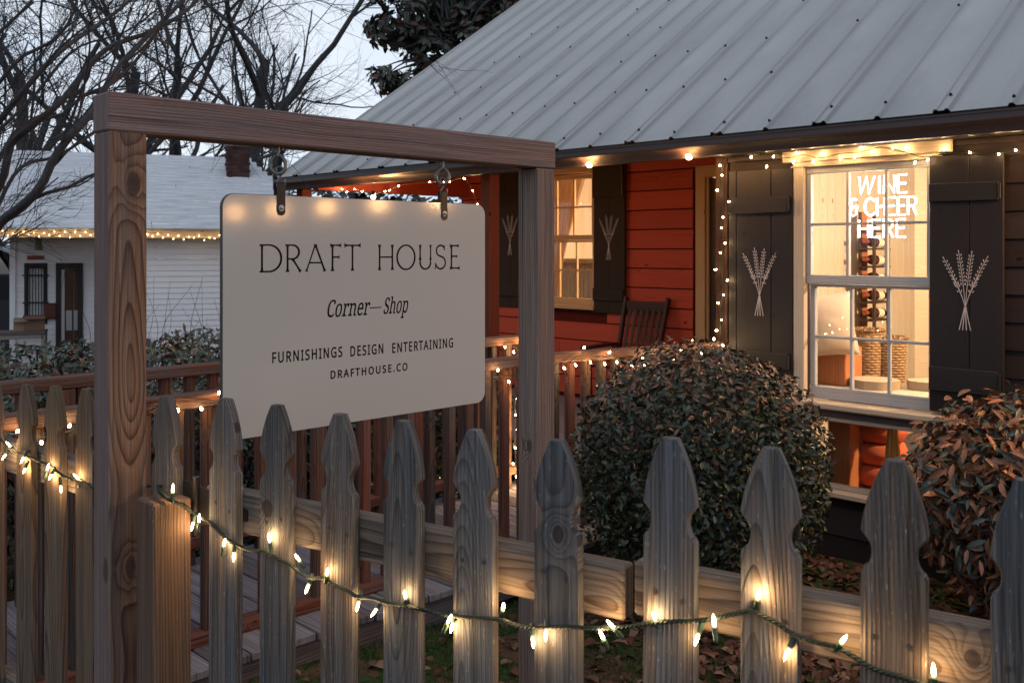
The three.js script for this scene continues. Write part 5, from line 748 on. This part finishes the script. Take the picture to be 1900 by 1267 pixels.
{
  const g = (u, d) => { const p = at(u, 462, d); p.y = -1.2; return p; };
  bareTree('bare tree behind the chimney of the white house, forked low', g(425, 24), 13, 0.27, { first: 3, limbs: 9 }, [0.06, 0.02]);
  bareTree('bare tree left of the chimney with an upright trunk', g(330, 27), 14, 0.24, { first: 3, limbs: 9 }, [-0.03, 0]);
  bareTree('bare tree behind the tall left sign post', g(215, 26), 13, 0.26, { first: 2, limbs: 9 }, [0.1, -0.05]);
  bareTree('bare spreading tree at the far left behind the roof of the white house', g(60, 23), 12, 0.25, { first: 2, limbs: 9 }, [0.05, 0.05]);
  bareTree('slender bare tree seen between the chimney and the metal roof', g(545, 33), 13, 0.2, { first: 2, limbs: 9 }, [-0.05, 0.05]);
  bareTree('distant bare tree whose fine twigs fill the sky above the beam', g(480, 38), 15, 0.28, { first: 2, limbs: 10 });
  // crape myrtle with smooth arching limbs, rooted left of the frame
  const D = 6.2, t = thing('bare_tree', 'multi stemmed bare tree with smooth arching limbs leaning in at the left edge', 'tree', at(-260, 1010, D).setY(-0.2)), T = new Tubes(), K = new Tubes(), W = new Tubes(), smoothBark = std({ map: barkT.map, bumpMap: barkT.bump, bumpScale: 0.004, roughness: 0.75, color: C(0.95, 0.92, 0.95) });
  const o = { wig: 0.2, up: 0.02, max: 4, twig: 3, min: 0.0022, kids: [[], [3, 4], [2, 4], [2, 4], [2, 3]], spread: 0.85, taper: 0.45 };
  const limbs = [[0.038, [[-60, 520, 6], [0, 412, 5.8], [35, 385, 5.7], [75, 345, 5.6], [100, 292, 5.6], [135, 245, 5.6], [165, 215, 5.7], [215, 130, 5.9], [300, 40, 6.2], [380, -40, 6.4]]], [0.036, [[-90, 560, 6.4], [-20, 380, 6.2], [8, 320, 6.1], [18, 270, 6.1], [60, 232, 6], [115, 185, 6], [150, 140, 6.1], [200, 88, 6.2], [270, 62, 6.3], [345, 20, 6.5], [380, -20, 6.6]]],
    [0.032, [[-140, 480, 6.2], [-60, 300, 6], [0, 222, 5.8], [45, 165, 5.7], [95, 110, 5.7], [130, 80, 5.8], [190, 40, 6], [235, 5, 6.1], [270, -40, 6.2]]], [0.026, [[-130, 380, 6.5], [-50, 220, 6.4], [0, 150, 6.3], [40, 105, 6.3], [90, 80, 6.4], [125, 45, 6.4], [142, 0, 6.4], [150, -50, 6.4]]], [0.024, [[-120, 240, 5.6], [-40, 95, 5.5], [0, 58, 5.5], [40, 20, 5.5], [80, -25, 5.5]]],
    [0.024, [[-60, 470, 6.8], [0, 290, 6.8], [50, 225, 6.9], [110, 215, 7], [150, 180, 7], [215, 150, 7.1], [290, 60, 7.3], [330, -20, 7.5]]], [0.018, [[0, 372, 6], [30, 318, 6], [58, 300, 6.1], [100, 292, 6.1], [150, 262, 6.2], [230, 205, 6.4], [280, 150, 6.6], [330, 110, 6.8]]], [0.02, [[-80, 330, 7], [0, 240, 7], [60, 180, 7.1], [140, 90, 7.2], [230, 60, 7.3], [300, 10, 7.4]]]];
  for (const [r, px] of limbs) { const pts = px.map(([u, v, d]) => at(u, v, d).sub(t.position)), root = V(rr(-0.1, 0.1), 0, rr(-0.1, 0.1)), mid = root.clone().lerp(pts[0], 0.5).add(V(0, -0.15, 0)), all = smooth([root, mid, ...pts], 46); T.add(all, all.map((_, i) => r * mix(1.25, 0.28, i / 46)), 9);
    for (let k = 0; k < 8; k++) { const i = Math.floor(rr(14, 46)), ax = all[Math.min(i + 1, 46)].clone().sub(all[i - 1]).normalize(), s = V().crossVectors(ax, rdir()).normalize(), a = rr(0.3, 0.8); grow(K, W, all[i], ax.multiplyScalar(Math.cos(a)).addScaledVector(s, Math.sin(a)).add(V(0, 0.15, 0)).normalize(), rr(0.6, 1.25), r * mix(1.2, 0.28, i / 46) * rr(0.35, 0.6), 1, o); } }
  add(t, 'trunk', T.build(), smoothBark); add(t, 'branches', K.build(), smoothBark); tag(add(t, 'twigs', W.build(), twigM), null, null, null, 'stuff');
}
{ // magnolia behind the roof, and dark trees beyond the porch
  const magnolia = (label, base, blobs, n, leaf, cols, rnk) => {
    const t = thing('evergreen_tree', label, 'tree', base), leaves = [], T = new Tubes(), B = new Tubes(), top = V(0, 0, 0); blobs.forEach((b) => top.add(b.c)); top.multiplyScalar(1 / blobs.length).sub(t.position);
    T.add(smooth([V(0, -0.3, 0), V(top.x * 0.2, top.y * 0.5, top.z * 0.2), top], 12), Array.from({ length: 13 }, (_, i) => mix(0.22, 0.05, i / 12)), 10);
    const whorl = (p, d) => { for (let k = 0; k < 9; k++) { const a = (k / 9) * 6.28 + rr(0, 0.5), s = V().crossVectors(d, V(0.3, 0.5, 0.8)).normalize(), f = V().crossVectors(s, d), out = s.multiplyScalar(Math.cos(a)).addScaledVector(f, Math.sin(a)).addScaledVector(d, rr(0.1, 0.9)).normalize(); leaves.push({ p: p.clone().addScaledVector(d, rr(-0.1, 0.05)), q: quatFor(d.clone().add(rdir().multiplyScalar(0.5)), out), s: rr(0.7, 1.2) }); } };
    for (const { c, r } of blobs) for (let i = 0; i < n * r * r; i++) { const d = rdir(), k = Math.cbrt(rr(0.1, 1)), p = c.clone().add(V(d.x * r * k, d.y * r * k * 0.8, d.z * r * k)); if (vn(p.x * 1.6 + 40, p.y * 1.9 + p.z * 1.3 + 40) < 0.36) continue; const l = p.clone().sub(t.position), from = top.clone().lerp(l, 0.35).add(V(0, -0.3, 0)); if (i % 3 === 0) B.add(smooth([from, from.clone().lerp(l, 0.5).add(rdir().multiplyScalar(0.15)), l], 6), [0.03, 0.025, 0.02, 0.016, 0.012, 0.01, 0.006], 5); whorl(p, d.add(V(0, 0.5, 0)).normalize()); }
    add(t, 'trunk', T.build(), bark); tag(add(t, 'branches', B.build(), bark)); foliage(t, leaf, leaves, cols, 0.3, 0);
  };
  const MC = [[0.018, 0.026, 0.016], [0.025, 0.033, 0.02], [0.05, 0.024, 0.017], [0.03, 0.03, 0.022]], d = 17, bl = (u, v, dd, r) => ({ c: at(u, v, dd), r });
  magnolia('dark evergreen tree with large glossy leaves rising behind the metal roof', at(900, 462, d + 0.5).setY(-1), [bl(740, 40, d - 1, 0.62), bl(800, 95, d - 0.6, 0.55), bl(790, 10, d, 0.8), bl(850, 40, d + 0.3, 0.9), bl(930, 10, d + 0.4, 1.0), bl(720, 150, d - 1.2, 0.36), bl(755, 165, d - 1, 0.42), bl(800, 130, d - 0.6, 0.45), bl(880, 80, d, 0.7), bl(700, 20, d - 1.2, 0.3), bl(840, -60, d, 1.1), bl(970, -70, d + 0.5, 1.4), bl(1020, 60, d + 1, 1.2)], 130, leafGeo(0.19, 0.075, 0.2, 0.2), MC);
  magnolia('low dark evergreen seen through the porch opening under the gutter', at(720, 462, 15).setY(-1), [bl(620, 400, 14, 0.8), bl(700, 420, 14, 0.9), bl(790, 410, 14.5, 0.9), bl(860, 440, 15, 0.9), bl(560, 470, 14, 0.6), bl(760, 500, 14, 1.0)], 120, leafGeo(0.15, 0.06, 0.2, 0.2), MC);
}
{ // moss, grass and leaf litter on the ground behind the fence
  const blade = geom([-0.0016, 0, 0, 0.0016, 0, 0, 0.001, 0.026, 0.006, -0.001, 0.026, 0.006, 0, 0.042, 0.018], null, [0, 1, 2, 0, 2, 3, 3, 2, 4]); blade.computeVertexNormals();
  const N = 26000, im = new THREE.InstancedMesh(blade, std({ roughness: 0.7, side: THREE.DoubleSide }), N), m = new THREE.Matrix4(); im.name = 'grass'; let n = 0;
  for (let i = 0; i < N * 3 && n < N; i++) { const x = rr(-3.3, 0.4), z = rr(-4.2, -1.25); if (sstep(0.42, 0.6, fbm(x * 3.1 + 5, z * 3.1, 4)) * sstep(-4.2, -3.2, z) < rnd()) continue; m.compose(V(x, groundY(x, z) + 0.012, z), new THREE.Quaternion().setFromEuler(new THREE.Euler(rr(-0.5, 0.5), rr(0, 6.3), rr(-0.5, 0.5))), V(1, rr(0.3, 1), 1)); im.setMatrixAt(n, m); const k = rr(0.6, 1.3); im.setColorAt(n, C(0.04 * k, 0.075 * k, 0.02 * k)); n++; } im.count = n;
  scene.add(tag(im, 'short mossy grass on the bed behind the fence', 'grass', null, 'stuff'));
  const lg = leafGeo(0.07, 0.04, 0.5, 0.5), K = 5200, li = new THREE.InstancedMesh(lg, std({ roughness: 0.8, side: THREE.DoubleSide }), K); li.name = 'fallen_leaves';
  for (let i = 0; i < K; i++) { const bed = i % 4, x = rr(-3.2, 0.3), z = bed ? rr(-5.4, -3.1) : rr(-4, -1.3); m.compose(V(x, groundY(x, z) + rr(0.014, 0.035), z), quatFor(V(rr(-0.5, 0.5), 1, rr(-0.5, 0.5)), rdir()), V(1, 1, 1).multiplyScalar(rr(0.5, 1.1))); li.setMatrixAt(i, m); const k = rr(0.5, 1.3), c = [[0.13, 0.06, 0.04], [0.16, 0.1, 0.07], [0.08, 0.04, 0.03]][i % 3]; li.setColorAt(i, C(c[0] * k, c[1] * k, c[2] * k)); }
  scene.add(tag(li, 'brown fallen leaves scattered over the bed below the shop', 'fallen leaves', null, 'stuff'));
}
renderer.render(scene, camera);
